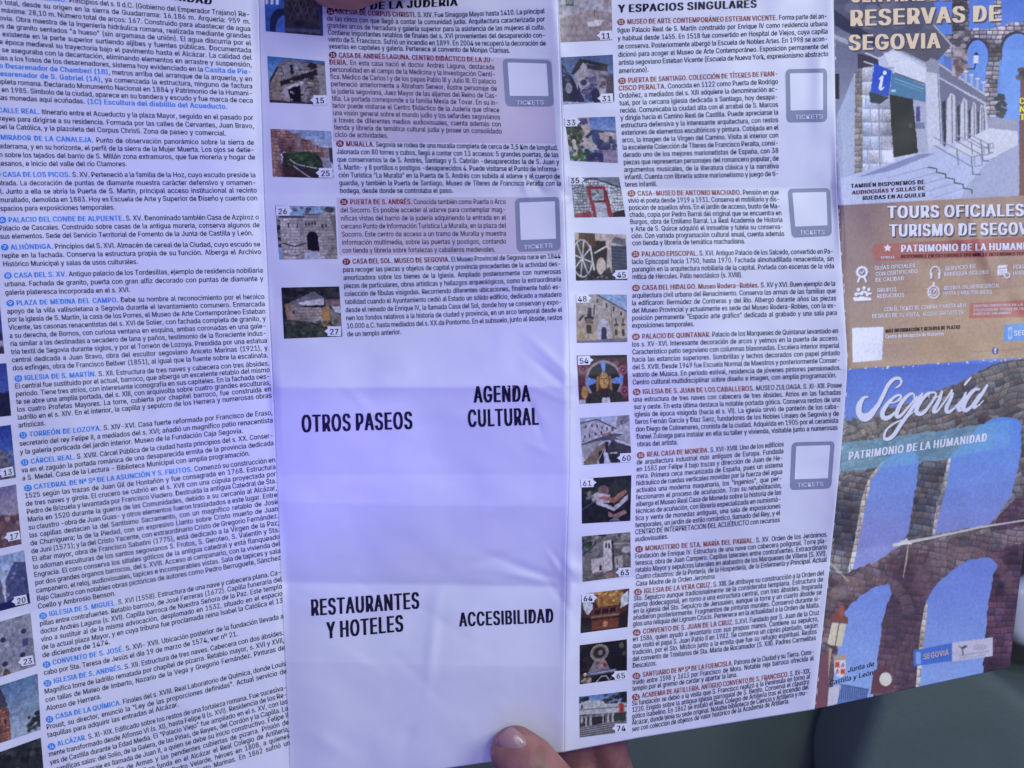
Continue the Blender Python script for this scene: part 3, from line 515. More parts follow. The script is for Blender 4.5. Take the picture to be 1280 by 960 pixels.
def badge(parent, q, t0, t1):
    """grey rounded ticket badge with a blank white square and the word TICKETS"""
    q = np.array(q, float); mb = MB()
    def T(u, v): return q[0] * (1 - u) * (1 - v) + q[1] * u * (1 - v) + q[2] * u * v + q[3] * (1 - u) * v
    def plate(u0, v0, u1, v1, r, layer, m, n=18):
        us = np.linspace(u0, u1, n + 1); vs = np.concatenate([v0 + r * np.array((0, .06, .16, .32, .6)), np.linspace(v0 + r, v1 - r, n - 9), v1 - r * np.array((.6, .32, .16, .06, 0))]); V = np.zeros((n + 1, n + 1, 2))
        for j, v in enumerate(vs):
            e = max(0, r - min(v - v0, v1 - v)); ins = r - math.sqrt(max(0, r * r - e * e))
            for i in range(n + 1): V[j, i] = T(u0 + ins + (u1 - u0 - 2 * ins) * i / n, v)
        k = np.arange((n + 1) ** 2).reshape(n + 1, n + 1)
        F = [(k[j + 1, i], k[j + 1, i + 1], k[j, i + 1], k[j, i]) for j in range(n) for i in range(n)]
        V = V.reshape(-1, 2); mb.print_(V[:, 0], V[:, 1], layer, F, m)
    plate(0, 0, 1, 1, .10, 2, 0); plate(.10, .08, .90, .78, .02, 3.4, 1)
    setline(mb, [[(c, 'm') for c in 'TICKETS']], t0, t1, 5.2, (0, -1), layer=5, matof=lambda s: 1)
    return mb.build('ticket_badge', [BADGE, WHT], parent)
# ------------------------------------------------------------ art of the cover panel
def cover_art():
    c = Cv(1006, -100, 1362, 905, 3.0, (96, 128, 208))
    c.wob = .9; c.ws = .5
    # --- top: tourist office under the aqueduct
    c.rect(1006, -100, 1362, 256, grad((96, 126, 208), (112, 150, 222), -20, 150))
    st = stones((140, 134, 148), 9, 5.5, 3, (70, 64, 84), .22)
    c.poly([(1180, 44), (1250, 34), (1362, 8), (1362, 30), (1300, 48), (1262, 60), (1180, 75)], st)
    for x, rx, y in ((1221, 15, 62), (1270, 20, 56)): c.ell(x, y, rx + 5, 27 if x < 1240 else 29, st); 
    c.poly([(1190, -100), (1213, -100), (1211, 40), (1206, 90), (1196, 100), (1190, 60)], st); c.poly([(1243, -100), (1252, -100), (1252, 30), (1243, 34)], st)
    c.poly([(1234, 44), (1252, 44), (1246, 120), (1248, 146), (1228, 146), (1232, 100)], st)
    for x, rx, y in ((1221, 13.5, 70), (1271, 19, 62)):
        c.ell(x, y, rx + 2, 23, (76, 70, 92)); c.ell(x + 1, y + 1, rx, 21, (108, 144, 218)); 
    c.poly([(1209, 68), (1233, 68), (1229, 146), (1209, 120)], (108, 144, 218)); c.poly([(1253, 62), (1289, 62), (1289, 160), (1247, 160)], (112, 150, 222))
    c.dabs(40, (1190, 40, 1210, 92), 4, [(150, 140, 150), (100, 92, 110), (170, 164, 176)], 3)
    c.poly([(1276, 84), (1362, 84), (1362, 250), (1272, 250)], (128, 86, 84)); c.dabs(60, (1274, 86, 1362, 120), 5, [(74, 74, 84), (104, 90, 86)], 4)
    c.dabs(50, (1246, 118, 1257, 146), 2.6, [(24, 26, 50), (40, 44, 66)], 6); c.poly([(1228, 146), (1272, 150), (1272, 170), (1228, 164)], (150, 150, 176))
    # facade
    c.rect(1006, -100, 1120, 256, grad((110, 112, 140), (150, 154, 186), 20, 200)); c.poly([(1006, -100), (1150, -100), (1172, 30), (1130, 60), (1040, 30)], (104, 106, 132))
    c.dabs(60, (1040, -96, 1180, 60), 9, [(84, 86, 110), (130, 130, 150), (120, 118, 140), (96, 98, 120)], 12)
    c.poly([(1040, 10), (1100, 52), (1100, 62), (1040, 30)], (70, 74, 100)); c.poly([(1042, 42), (1060, 50), (1060, 56), (1042, 48)], (160, 164, 190)); c.rect(1040, 92, 1049, 124, (50, 50, 76))
    c.poly([(1118, 60), (1168, 34), (1190, 56), (1158, 84), (1232, 126), (1236, 170), (1272, 172), (1272, 256), (1042, 256), (1044, 150), (1068, 92), (1086, 80)], (178, 182, 208))
    c.poly([(1120, 60), (1170, 32), (1190, 56), (1166, 82)], (108, 106, 122)); c.line([(1168, 32), (1190, 57)], 2, (170, 168, 180)); c.line([(1122, 62), (1166, 83)], 2.4, (150, 150, 172)); c.poly([(1104, 66), (1120, 64), (1160, 88), (1158, 104), (1116, 90)], (196, 198, 218)); c.line([(1115, 90), (1156, 105)], 1.6, (84, 86, 110))
    c.poly([(1072, 66), (1098, 74), (1098, 82), (1072, 86)], (84, 80, 96)); c.line([(1082, 66), (1098, 73)], 1.4, (200, 200, 220)); c.line([(1080, 77), (1098, 83)], 1.4, (200, 200, 220))
    c.poly([(1044, 150), (1068, 92), (1070, 225), (1043, 225)], (158, 166, 200)); c.poly([(1069, 90), (1078, 86), (1078, 224), (1068, 224)], stones((136, 132, 136), 12, 7, 5, (110, 106, 120), .12)); c.poly([(1078, 86), (1118, 84), (1118, 222), (1078, 224)], stones((176, 180, 206), 18, 17, 8, (140, 144, 178), .05, warp=.05))
    c.line([(1098, 90), (1100, 222)], 1.6, (140, 144, 176)); c.poly([(1086, 114), (1112, 122), (1100, 130), (1088, 128)], (70, 84, 92))
    c.poly([(1115, 91), (1157, 107), (1157, 128), (1112, 118)], (92, 132, 170)); c.line([(1118, 98), (1154, 111)], 1, (140, 176, 200)); c.line([(1118, 102), (1154, 115)], .8, (130, 166, 190)); c.rect(1114, 112, 1120, 115, (170, 190, 220))
    c.poly([(1112, 118), (1141, 124), (1147.6, 191), (1117, 197)], (26, 24, 36)); c.line([(1127, 126), (1131, 192)], 1, (60, 60, 84)); c.ell(1138, 157, 3, 3, (90, 92, 110)); c.poly([(1141, 124), (1157, 128), (1160, 190), (1148, 191)], (164, 168, 196)); c.rect(1145, 133, 1150, 152, (90, 80, 150)); c.rect(1144, 153, 1156, 161, (120, 130, 160))
    c.poly([(1157, 82), (1172, 88), (1176, 182), (1160, 180)], (186, 188, 210)); c.line([(1172, 88), (1176, 180)], 1, (120, 122, 150)); c.poly([(1157, 78), (1164, 72), (1176, 78), (1174, 92), (1158, 90)], (150, 150, 172))
    c.poly([(1174, 78), (1232, 118), (1232, 128), (1174, 96)], (122, 124, 150)); c.line([(1174, 80), (1232, 119)], 1.6, (190, 192, 214)); c.line([(1174, 104), (1230, 132)], 1.4, (176, 178, 200)); c.poly([(1174, 98), (1230, 130), (1232, 168), (1178, 182)], (120, 122, 150))
    for i, (x, w, y0, y1) in enumerate(((1180, 14, 116, 186), (1198, 11, 122, 178), (1212, 8, 127, 174), (1223, 6, 130, 170))):
        c.poly([(x + w * .2, y1), (x + w * .25, y0 + 10), (x + w * .6, y0), (x + w, y0 + 4), (x + w * 1.05, y1)], (182, 184, 206)); c.line([(x + w * .7, y0 + 4), (x + w * .75, y1)], 1.4, (130, 120, 130))
        c.poly([(x - w * .18, y0 + 12), (x + w * .12, y0 + 8), (x + w * .2, y1), (x, y1 - 2)], (52, 56, 80))
    for i in range(6): x = 1192 + i * 7.5; y = 78 + i * 4.6; c.line([(x, y + 2), (x, y + 15)], 4.4 - i * .4, (168, 166, 186)); c.line([(x - 2, y + 2), (x + 2, y + 2)], 2, (196, 196, 214))
    c.poly([(1180, 68), (1190, 74), (1190, 88), (1180, 82)], (100, 124, 196)); c.dabs(16, (1192, 72, 1204, 96), 3, [(140, 112, 118), (110, 90, 104)], 7)
    c.line([(1218, 86), (1220, 78), (1220, 72)], 1.6, (40, 44, 84)); c.rect(1217, 68, 1223, 79, (200, 200, 220)); c.poly([(1216, 69), (1220, 65), (1225, 69)], (60, 64, 110)); c.line([(1209, 86), (1218, 86)], 1.6, (40, 44, 84))
    # pavement, steps, handrails
    c.poly([(1042, 226), (1110, 204), (1162, 190), (1200, 176), (1272, 166), (1272, 262), (1042, 262)], (172, 178, 214)); c.poly([(1070, 222), (1150, 192), (1168, 192), (1112, 214)], (136, 142, 184)); c.poly([(1236, 160), (1272, 164), (1274, 200), (1250, 200), (1180, 190)], (188, 190, 210)); c.poly([(1236, 200), (1274, 180), (1274, 256), (1200, 250), (1206, 236)], (156, 162, 196))
    for i in range(5): x = 1160 + i * 11; y = 209 + i * 6.5; c.line([(x, y), (x + 11, y + 2), (x + 11, y + 7)], 1.3, (60, 60, 84)); c.line([(x, y), (x - 50 + i * 3, y + 13)], .8, (140, 146, 186))
    for dx, dy, k in ((0, 0, 1), (26, -4, .72), (44, -4, .5)):
        P = lambda a, b: (1168 + dx + a * k, 172 + dy + b * k)
        c.line([P(0, 0), P(46, 24), P(58, 22), P(60, 34), P(50, 36), P(50, 24)], 1.7, (150, 152, 176)); c.line([P(0, 10), P(46, 36)], 1.2, (120, 122, 150)); c.line([P(28, 14), P(30, 34)], 1.4, (120, 122, 150)); c.line([P(46, 24), P(48, 46), P(58, 46)], 1.5, (110, 112, 140))
    c.poly([(1093, 79), (1115, 88.5), (1111, 121), (1088, 114.6)], (60, 96, 200)); c.ell(1106, 91, 2.4, 2.6, (226, 232, 250)); c.line([(1099, 99, 1.2), (1103, 96, 3.2), (1100, 110, 3.6), (1101, 112, 2.4), (1105, 109, 1)], 3, (226, 232, 250))
    g = c.im.mean(2, keepdims=True); c.im = np.clip((c.im * .84 + g * .16 - 150) * 1.3 + 132, 12, 240)
    c.wob = 0
    # --- middle: brown tours advertisement
    def ad(X, Y):
        t = np.clip((X - 1046) / 110, 0, 1)[..., None]; s_ = np.clip((Y - 255) / 200, 0, 1)[..., None]
        return (np.array((104, 84, 104.)) * (1 - t) + np.array((146, 119, 110.)) * t) * (1 - .55 * s_) + np.array((176, 148, 118.)) * .55 * s_ * 1.0
    c.poly([(1006, 259), (1060, 256), (1150, 251), (1362, 240), (1362, 441), (1290, 447), (1237, 449), (1150, 456), (1061, 462), (1006, 466)], ad)
    c.poly([(1094, 305), (1362, 292), (1362, 312), (1240, 321), (1098, 326.5), (1092, 322), (1090, 312)], (150, 84, 82)); c.ell(1098, 316, 7.5, 10.6, (150, 84, 82))
    s5 = [(1109.5 + (5.6 if k % 2 == 0 else 2.4) * math.sin(k * math.pi / 5), 310 - (5.6 if k % 2 == 0 else 2.4) * math.cos(k * math.pi / 5)) for k in range(10)]; c.poly(s5, (222, 222, 244))
    L = (208, 208, 238); DK = (92, 74, 92)
    def icon(f):
        f(1.6, 1.8, DK, .55); f(0, 0, L, 1)
    def medal(dx, dy, q, a):
        x, y = 1077.5 + dx, 340 + dy
        for k in range(12): t = k * math.pi / 6; c.ell(x + 6.2 * math.cos(t), y + 6.2 * math.sin(t), 1.6, 1.6, q, a)
        c.ell(x, y, 6.6, 6.6, q, a)
        if a == 1: c.ell(x, y, 4.6, 4.6, (116, 98, 122)); c.line([(x - 2, y), (x - .4, y + 1.8), (x + 2.4, y - 1.8)], 1.3, q)
        c.line([(x - 3, y + 7), (x - 5, y + 12)], 2.4, q, a); c.line([(x + 3, y + 7), (x + 5, y + 12)], 2.4, q, a)
    def people(dx, dy, q, a):
        for x, y in ((1073, 362), (1080, 360), (1086, 362), (1070, 368), (1077, 367), (1084, 368)): c.ell(x + dx, y + dy, 2.1, 2.3, q, a); c.line([(x - 2.4 + dx, y + 5 + dy), (x + 2.4 + dx, y + 5 + dy)], 2.6, q, a)
        c.line([(1069 + dx, 375 + dy), (1088 + dx, 374 + dy)], 3, q, a)
    def phones(dx, dy, q, a):
        P = [(1169 - 6 * math.cos(t), 341 - 8 * math.sin(t)) for t in np.linspace(-.25, math.pi + .25, 12)]; c.line([(x + dx, y + dy) for x, y in P], 1.4, q, a); c.line([(1164 + dx, 342 + dy), (1164 + dx, 347 + dy)], 3, q, a); c.line([(1174 + dx, 342 + dy), (1174 + dx, 347 + dy)], 3, q, a)
    def watch(dx, dy, q, a):
        P = [(1167 + 7 * math.cos(t), 365 + 7.6 * math.sin(t)) for t in np.linspace(0, 2 * math.pi, 20)]; c.line([(x + dx, y + dy) for x, y in P], 1.5, q, a); P = [(1167 + 4 * math.cos(t), 365 + 4.4 * math.sin(t)) for t in np.linspace(0, 2 * math.pi, 14)]; c.line([(x + dx, y + dy) for x, y in P], .9, q, a)
        c.line([(1167 + dx, 365 + dy), (1169.6 + dx, 361 + dy)], 1.2, q, a); c.line([(1167 + dx, 357 + dy), (1167 + dx, 354 + dy)], 2.6, q, a)
        for k in range(3): c.line([(1158 + k + dx, 361 + k * 3.4 + dy), (1163 + dx, 361 + k * 3.4 + dy)], 1, q, a)
    def cal(dx, dy, q, a):
        c.poly([(1247 + dx, 332 + dy), (1259 + dx, 331 + dy), (1259 + dx, 343 + dy), (1247 + dx, 344 + dy)], q, a); c.ell(1259 + dx, 344 + dy, 4, 4, q, a)
        if a == 1: c.line([(1248, 336), (1258, 335)], 1.2, (130, 106, 110)); [c.rect(x, y, x + 1.6, y + 1.4, (130, 106, 110)) for x in (1249, 1252, 1255) for y in (338, 341)]; c.ell(1259, 344, 2.6, 2.6, (140, 116, 116))
    for f in (medal, people, phones, watch, cal): icon(f)
    c.poly([(1212, 379), (1362, 370), (1362, 392), (1290, 396), (1211, 398)], (158, 88, 78)); c.poly([(1065, 410), (1104.5, 408.5), (1102.5, 450), (1066, 453)], (204, 206, 232))
    c.poly([(1256, 406), (1362, 398), (1362, 420), (1254, 427)], (82, 132, 204)); c.rect(1260, 409, 1265, 424, (150, 180, 226)); c.rect(1261.4, 412, 1263.6, 421, (82, 132, 204)); c.ell(1244, 438.5, 4.3, 4.6, (70, 60, 120))
    c.line([(1214, 440), (1238, 438.5)], 1, (110, 84, 80), .5); c.line([(1252, 438), (1276, 436.5)], 1, (110, 84, 80), .5)
    c.wob = 2.4; c.ws = .2
    # --- lower: cover picture, the aqueduct from below
    c.poly([(1006, 466), (1061, 462), (1150, 456), (1237, 449), (1290, 447), (1362, 441), (1362, 905), (1006, 905)], grad((90, 116, 200), (122, 148, 212), 462, 560))
    G = stones((110, 105, 104), 11, 8, 21, (74, 70, 74), .22, -.28, .9); G2 = stones((98, 95, 100), 12, 8, 5, (62, 60, 68), .18, .16, .6); R = stones((82, 60, 74), 11, 8, 8, (62, 44, 58), .14, .0, .5); M = stones((102, 87, 93), 10, 8, 11, (72, 60, 68), .16, .18, .7)
    sky = grad((96, 138, 216), (134, 140, 200), 530, 680)
    c.poly([(1006, 560), (1050, 536), (1064, 524), (1090, 520), (1110, 510), (1150, 500), (1172, 487), (1196, 480), (1216, 468), (1250, 452), (1290, 447), (1362, 441), (1362, 905), (1006, 905)], G)
    c.dabs(130, (1056, 522, 1130, 556), 2.6, [(120, 116, 106), (84, 86, 80), (140, 132, 120)], 6)
    c.poly([(1006, 600), (1100, 590), (1062, 720), (1006, 905)], G2); c.poly([(1148, 572), (1186, 568), (1166, 668), (1132, 672)], G2); c.poly([(1244, 650), (1262, 630), (1362, 560), (1362, 760), (1244, 700)], R, .8)
    c.poly([(1104, 577), (1117, 566), (1140, 562), (1148, 573), (1146, 600), (1140, 635), (1134, 668), (1124, 683), (1097, 701), (1058, 716), (1066, 690), (1072, 655), (1078, 625), (1086, 601)], sky)
    c.line([(1104, 577, 2), (1088, 598, 4), (1080, 625, 6), (1075, 655, 6), (1070, 680, 5), (1063, 712, 5)], 4, stones((196, 186, 176), 9, 8, 3, (120, 108, 104), .12), .95)
    c.poly([(1187, 572), (1206, 552), (1226, 531), (1240, 523), (1258, 521), (1271, 523), (1277, 531), (1275, 575), (1265, 619), (1250, 640), (1238, 655), (1224, 658), (1167, 668), (1178, 616)], sky)
    c.line([(1187, 574, 3), (1180, 608, 6), (1171, 645, 5), (1167, 667, 3)], 5, stones((190, 184, 184), 8, 10, 3, (120, 112, 116), .12), .95)
    c.poly([(1052, 553), (1110, 547), (1180, 538), (1242, 528), (1242, 562), (1180, 574), (1110, 584), (1049, 590)], (112, 164, 200), .62)
    c.poly([(1242, 528), (1262, 525), (1262, 558), (1242, 562)], (112, 160, 210), .5)
    # lower tier
    c.poly([(1006, 716), (1058, 716), (1097, 701), (1124, 684), (1290, 656), (1362, 650), (1362, 905), (1006, 905)], M); c.poly([(1110, 700), (1160, 690), (1172, 730), (1150, 860), (1090, 870), (1100, 790)], R, .55); c.poly([(1232, 690), (1362, 660), (1362, 905), (1226, 880)], R)
    for P0, ang in (((1085, 770), 1), ((1205, 745), 2)):
        for k in range(11):
            a = math.pi + .15 + k * .27; r1, r2 = (44, 59) if ang == 1 else (52, 68); q = P0; c.poly([(q[0] + r * math.cos(t), q[1] + r * math.sin(t) * .92) for r, t in ((r1, a), (r1, a + .24), (r2, a + .24), (r2, a))], np.array((112, 92, 98.)) * (1 + .3 * (hsh(k * 1., ang * 1.) - .5)), .42)
    sk2 = grad((104, 124, 200), (140, 168, 222), 700, 870)
    c.poly([(1040, 878), (1042, 843), (1050, 790), (1055, 768), (1062, 757), (1076, 744), (1096, 733), (1110, 730), (1114, 741), (1107, 759), (1102, 782), (1097, 820), (1092, 861), (1088, 905), (1036, 905)], sk2)
    c.poly([(1158, 750), (1172, 729), (1190, 712), (1213, 699), (1236, 696), (1247, 705), (1242, 716), (1234, 767), (1232, 797), (1228, 843), (1226, 870), (1146, 880), (1152, 808), (1156, 767)], sk2)
    c.line([(1158, 755, 3), (1154, 785, 6), (1151, 812, 6), (1147, 860, 5)], 5, stones((186, 176, 166), 8, 9, 3, (120, 108, 104), .12), .95)
    c.line([(1118, 681, 4.5), (1170, 671, 3), (1225, 659, 2.5), (1290, 649, 2)], 3, (206, 200, 200), .9); c.line([(1136, 676, 1), (1133, 700, 2.6), (1129, 722, 1)], 2, (180, 172, 160), .7); c.poly([(1118, 681), (1134, 672), (1140, 680)], (214, 210, 208))
    c.ell(1048, 742, 12, 8, (150, 142, 140), .35, 1); c.line([(1034, 700, 3), (1060, 726, 2)], 3, (190, 196, 190), .5)
    c.wob = 0
    # lantern, bracket, railing, lamp globe
    c.poly([(1040, 778), (1058, 780), (1052, 808), (1034, 806)], (196, 190, 172)); c.line([(1049, 779), (1044, 807)], 1.2, (96, 84, 80)); c.poly([(1036, 776), (1046, 764), (1060, 772), (1060, 780)], (120, 76, 70)); c.ell(1052, 764, 3.4, 8, (150, 84, 76)); c.line([(1034, 806), (1046, 812), (1036, 818), (1034, 832)], 3, (80, 60, 60)); c.line([(1038, 812), (1034, 846)], 3.5, (170, 150, 130))
    c.poly([(1006, 838), (1036, 812), (1034, 905), (1006, 905)], (112, 76, 86)); c.poly([(1036, 860), (1052, 856), (1046, 880), (1034, 884)], (190, 188, 206)); c.poly([(1052, 856), (1086, 862), (1082, 880), (1046, 880)], (96, 120, 176))
    for k in range(14): c.line([(1050 + k * 2.6, 857 + k * .5), (1049 + k * 2.6, 874)], .7, (60, 70, 110))
    c.line([(1050, 855.5), (1086, 862)], 1.2, (60, 64, 100)); c.poly([(1088, 868), (1092, 838), (1112, 832), (1116, 862)], (100, 66, 70)); c.ell(1107, 849, 7.6, 8.6, (214, 206, 196)); c.ell(1106, 847, 4, 4.6, (226, 218, 206), .8, 1)
    # shield
    c.poly([(1042.5, 826), (1057.5, 824.5), (1057.5, 841), (1053, 846.5), (1047, 846.5), (1042.8, 841)], (206, 204, 220)); c.rect(1043.6, 827, 1049.6, 834.6, (214, 110, 70)); c.rect(1050.6, 836, 1056.6, 843, (214, 110, 70)); c.poly([(1042, 820), (1058, 818), (1058, 824), (1042, 826)], (170, 150, 140))
    for x, y in ((1053.5, 831), (1046.6, 839)): c.line([(x - 1.6, y + 2.6), (x, y - 2), (x + 1.6, y + 1), (x + .4, y + 2.6)], 1.2, (150, 60, 120))
    for x, y in ((1046.6, 831), (1053.6, 839.4)): c.rect(x - 1.8, y - 1, x + 1.8, y + 2, (160, 70, 60)); c.rect(x - .8, y - 2.6, x + .8, y, (160, 70, 60))
    # logo plates
    c.poly([(1142, 813), (1190, 803.5), (1190, 826), (1142, 833)], (72, 112, 196)); c.poly([(1190, 803.5), (1241, 796.6), (1241, 820), (1190, 827)], (186, 184, 206)); c.rect(1145, 815, 1151, 830, (130, 160, 220)); c.poly([(1197, 807), (1203, 809), (1206, 806), (1210, 808), (1203, 812)], (76, 80, 90)); c.line([(1203, 812), (1204, 818)], 1.6, (90, 92, 100))
    c.line([(1200, 819.5), (1236, 814)], 1.3, (136, 132, 150), .7); c.line([(1200, 823), (1232, 818.4)], 1.1, (150, 146, 164), .7); c.ell(1225, 809, 9, 4, (160, 158, 180), .6)
    # hand-lettered town name
    def zz(P, gr=0): return [(1055 + x / 6.737 + gr * .3, 465 + y / 6.737 + gr * .3, w / 6.737 + gr * 1.1) for x, y, w in P]
    def spl(P):
        P = np.array(P, float); out = []
        for i in range(len(P) - 1):
            a, b, c2, d = P[max(i - 1, 0)], P[i], P[i + 1], P[min(i + 2, len(P) - 1)]
            for t in np.linspace(0, 1, 7)[:-1]: out.append(.5 * (2 * b + (c2 - a) * t + (2 * a - 5 * b + 4 * c2 - d) * t * t + (3 * b - a - 3 * c2 + d) * t ** 3))
        return [tuple(q) for q in out + [P[-1]]]
    K = [[(207, 211, 10), (168, 216, 26), (134, 268, 44), (124, 330, 52), (146, 372, 58), (178, 384, 70), (216, 366, 60), (254, 322, 44), (292, 270, 36), (330, 196, 32), (372, 110, 32), (420, 60, 30), (462, 52, 26), (484, 76, 20), (470, 112, 18), (436, 134, 12)],
         [(392, 262, 12), (440, 250, 16), (478, 218, 20), (474, 196, 20), (434, 204, 22), (372, 262, 32), (326, 334, 40), (330, 382, 40), (370, 386, 36), (420, 350, 22), (462, 306, 14)],
         [(588, 216, 12), (590, 190, 18), (556, 186, 24), (490, 250, 34), (446, 336, 36), (450, 376, 34), (486, 360, 24), (546, 290, 18), (612, 206, 14)],
         [(660, 182, 18), (618, 236, 30), (550, 340, 32), (480, 440, 32), (414, 536, 34), (364, 566, 30), (338, 548, 22), (360, 484, 18), (430, 430, 14), (520, 386, 12), (600, 322, 10)],
         [(752, 172, 16), (706, 182, 26), (650, 240, 34), (612, 310, 38), (622, 350, 36), (668, 344, 28), (722, 280, 22), (770, 206, 20), (764, 172, 16), (716, 186, 12), (716, 216, 8)], [(744, 214, 8), (790, 208, 12), (828, 176, 14)],
         [(824, 164, 22), (806, 226, 30), (770, 296, 34), (754, 334, 28), (784, 330, 20), (838, 262, 16), (884, 196, 18), (908, 156, 20)],
         [(918, 180, 20), (896, 230, 30), (862, 306, 34), (876, 338, 30), (926, 308, 18), (980, 246, 14)], [(1024, 178, 18), (1008, 226, 30), (966, 296, 34), (970, 322, 28), (1000, 312, 16), (1026, 282, 10)], [(1066, 48, 16), (1044, 74, 20), (1018, 106, 20)],
         [(1140, 146, 18), (1096, 152, 28), (1036, 222, 36), (1004, 296, 38), (1026, 324, 32), (1076, 286, 24), (1140, 190, 20)], [(1206, 112, 22), (1160, 186, 30), (1104, 270, 30), (1096, 300, 24), (1130, 284, 14), (1174, 240, 10)]]
    for P in K: c.line(spl(zz(P, 1)), 3, (44, 42, 66), .8)
    for P in K: c.line(spl(zz(P)), 3, (226, 226, 238))
    c.noise(.015, .05, 4); c.noise(.05, .6, 6)
    # worn fold lines where the ink has cracked off
    rg = random.Random(5)
    for k in range(26): x = rg.uniform(1060, 1300); y = 462 - .062 * (x - 1061) + rg.uniform(-1.2, 1.2); c.ell(x, y, rg.uniform(.6, 1.8), rg.uniform(.5, 1), (222, 222, 236), .9)
    for k in range(60): y = rg.uniform(-90, 890); x = float(F3(y)) + rg.uniform(.2, 1.2); c.ell(x, y, rg.uniform(.3, .8), rg.uniform(.8, 4), (214, 214, 230), .8)
    return c
# ------------------------------------------------------------ the leaflet: four panels of one folded sheet
leaf = thing('leaflet', tuple(world(640, 900, .29)), 'creased tourist leaflet unfolded in four printed panels of Spanish text and photos', 'leaflet')
def panelgrid(i, step):
    nx = int(380 / step); ny = int(1080 / step); u, v = np.meshgrid(np.linspace(0, 1, nx), np.linspace(0, 1, ny)); y = YTOP + v * 1050
    for _ in range(8): x = FOLDS[i](y) + u * (FOLDS[i + 1](y) - FOLDS[i](y)); y = YTOP + v * (ybot(x) - YTOP)
    return x, y
def panel(i, label, m, step, cols=None):
    x, y = panelgrid(i, step); o = gridmesh('panel', x, y, 0, m, leaf, cols(x, y) if cols else None); o['label'] = label
    s = o.modifiers.new('thickness', 'SOLIDIFY'); s.thickness = .00011; s.offset = -1
    return o
P1 = panel(0, 'left panel with blue headed paragraphs', PAPER, 2.4)
P2 = panel(1, 'second panel with maroon headings and four large titles', PAPER, 2.0)
P3 = panel(2, 'third panel with brown headed paragraphs beside a column of photos', PAPER, 2.0)
ART = cover_art()
def covercol(x, y): return ink(np.clip(ART.sample(x, y, 3.0), 2, 255))
P4 = panel(3, 'front cover panel with aqueduct photo and brown tours advertisement', PRINT, 1.12, covercol)
del ART
# ---- left panel
P = lambda *a, **k: para(P1, *a, **k)
P(["*ACUEDUCTO ROMANO.* Principios del s. II d.C. (Gobierno del Emperador Trajano) Re-", "corrido total, desde su origen en la sierra de Guadarrama: 16.186 m. Arquería: 959 m.", "Altura máxima: 28,10 m. Número total de arcos: 167. Construido para abastecer de agua", "a Segovia. Obra maestra de la ingeniería hidráulica romana, realizada mediante grandes", "sillares de granito sentados \"a hueso\" (sin argamasa de unión). El agua discurría por el", "canal existente en la parte superior surtiendo aljibes y fuentes públicas. Documentada", "desde época medieval su trayectoria bajo el pavimento hasta el Alcázar. La calidad del", "agua se aseguraba con la decantación, eliminando elementos en arrastre y suspensión,", "gracias a los fosos de los desarenadores, sistema hoy evidenciado en la *Casita de Pie-*", "*dra o Desarenador de Chamberí (1B)*, metros arriba del arranque de la arquería, y en", "el *Desarenador de S. Gabriel (1A)*, ya comenzada la estructura, ninguno de factura", "completa romana. Declarado Monumento Nacional en 1884 y Patrimonio de la Humani-", "dad en 1985. Símbolo de la ciudad, aparece en su bandera y escudo y fue marca de ceca", "de las monedas aquí acuñadas. *(1C) Escultura del diablillo del Acueducto.*"],
  (-25, -7), (313, 21), (-13, 124), (317, 137.5), 285, BLUE, (1, 1), '1')
P(["*CALLE REAL.* Itinerario entre el Acueducto y la plaza Mayor, seguido en el pasado por", "los reyes para dirigirse a su residencia. Formada por las calles de Cervantes, Juan Bravo,", "Isabel la Católica, y la plazoleta del Corpus Christi. Zona de paseo y comercial."], (-15, 140), (317, 150), (-13, 160.5), (318.5, 170.5), 283, BLUE, (1, 1), '2')
P(["*MIRADOR DE LA CANALEJA.* Punto de observación panorámico sobre la sierra de", "Guadarrama, y en su horizonte, el perfil de la sierra de la Mujer Muerta. Los ojos se detie-", "nen sobre los tejados del barrio de S. Millán zona extramuros, que fue morería y hogar de", "artesanos, e inicio del valle del río Clamores."], (-12, 174), (318, 181), (-9, 207), (320, 208.5), 159, BLUE, (1.2, .5), '3')
P(["*CASA DE LOS PICOS.* S. XV. Perteneció a la familia de la Hoz, cuyo escudo preside la", "entrada. La decoración de puntas de diamante muestra carácter defensivo y ornamen-", "tal. Junto a ella se abría la Puerta de S. Martín, principal acceso institucional al recinto", "amurallado, demolida en 1883. Hoy es Escuela de Arte y Superior de Diseño y cuenta con", "espacios para exposiciones temporales."], (-9, 221), (320, 221.5), (-4, 263.5), (323, 260), 144, BLUE, (0, 0), '5')
P(["*PALACIO DEL CONDE DE ALPUENTE.* S. XV. Denominado también Casa de Azpiroz o", "Palacio de Cascales. Construido sobre casas de la antigua morería, conserva algunos de", "sus elementos. Sede del Servicio Territorial de Fomento de la Junta de Castilla y León."], (-2, 278), (324, 274.3), (0, 298.5), (326, 293.8), 317, BLUE, (-.5, -.5), '6')
P(["*ALHÓNDIGA.* Principios del S. XVI. Almacén de cereal de la Ciudad, cuyo escudo se", "repite en la fachada. Conserva la estructura propia de su función. Alberga el Archivo", "Histórico Municipal y salas de usos culturales."], (1, 312), (326, 308), (4, 333), (328, 327), 173, BLUE, (-.5, 0), '7')
P(["*CASA DEL S. XV.* Antiguo palacio de los Tordesillas, ejemplo de residencia nobiliaria", "urbana. Fachada de granito, puerta con gran alfiz decorado con puntas de diamante y", "galería plateresca incorporada en el s. XVI."], (5, 347.5), (329, 340.7), (6.5, 368.5), (330, 361.5), 163, BLUE, (-.5, 0), '8')
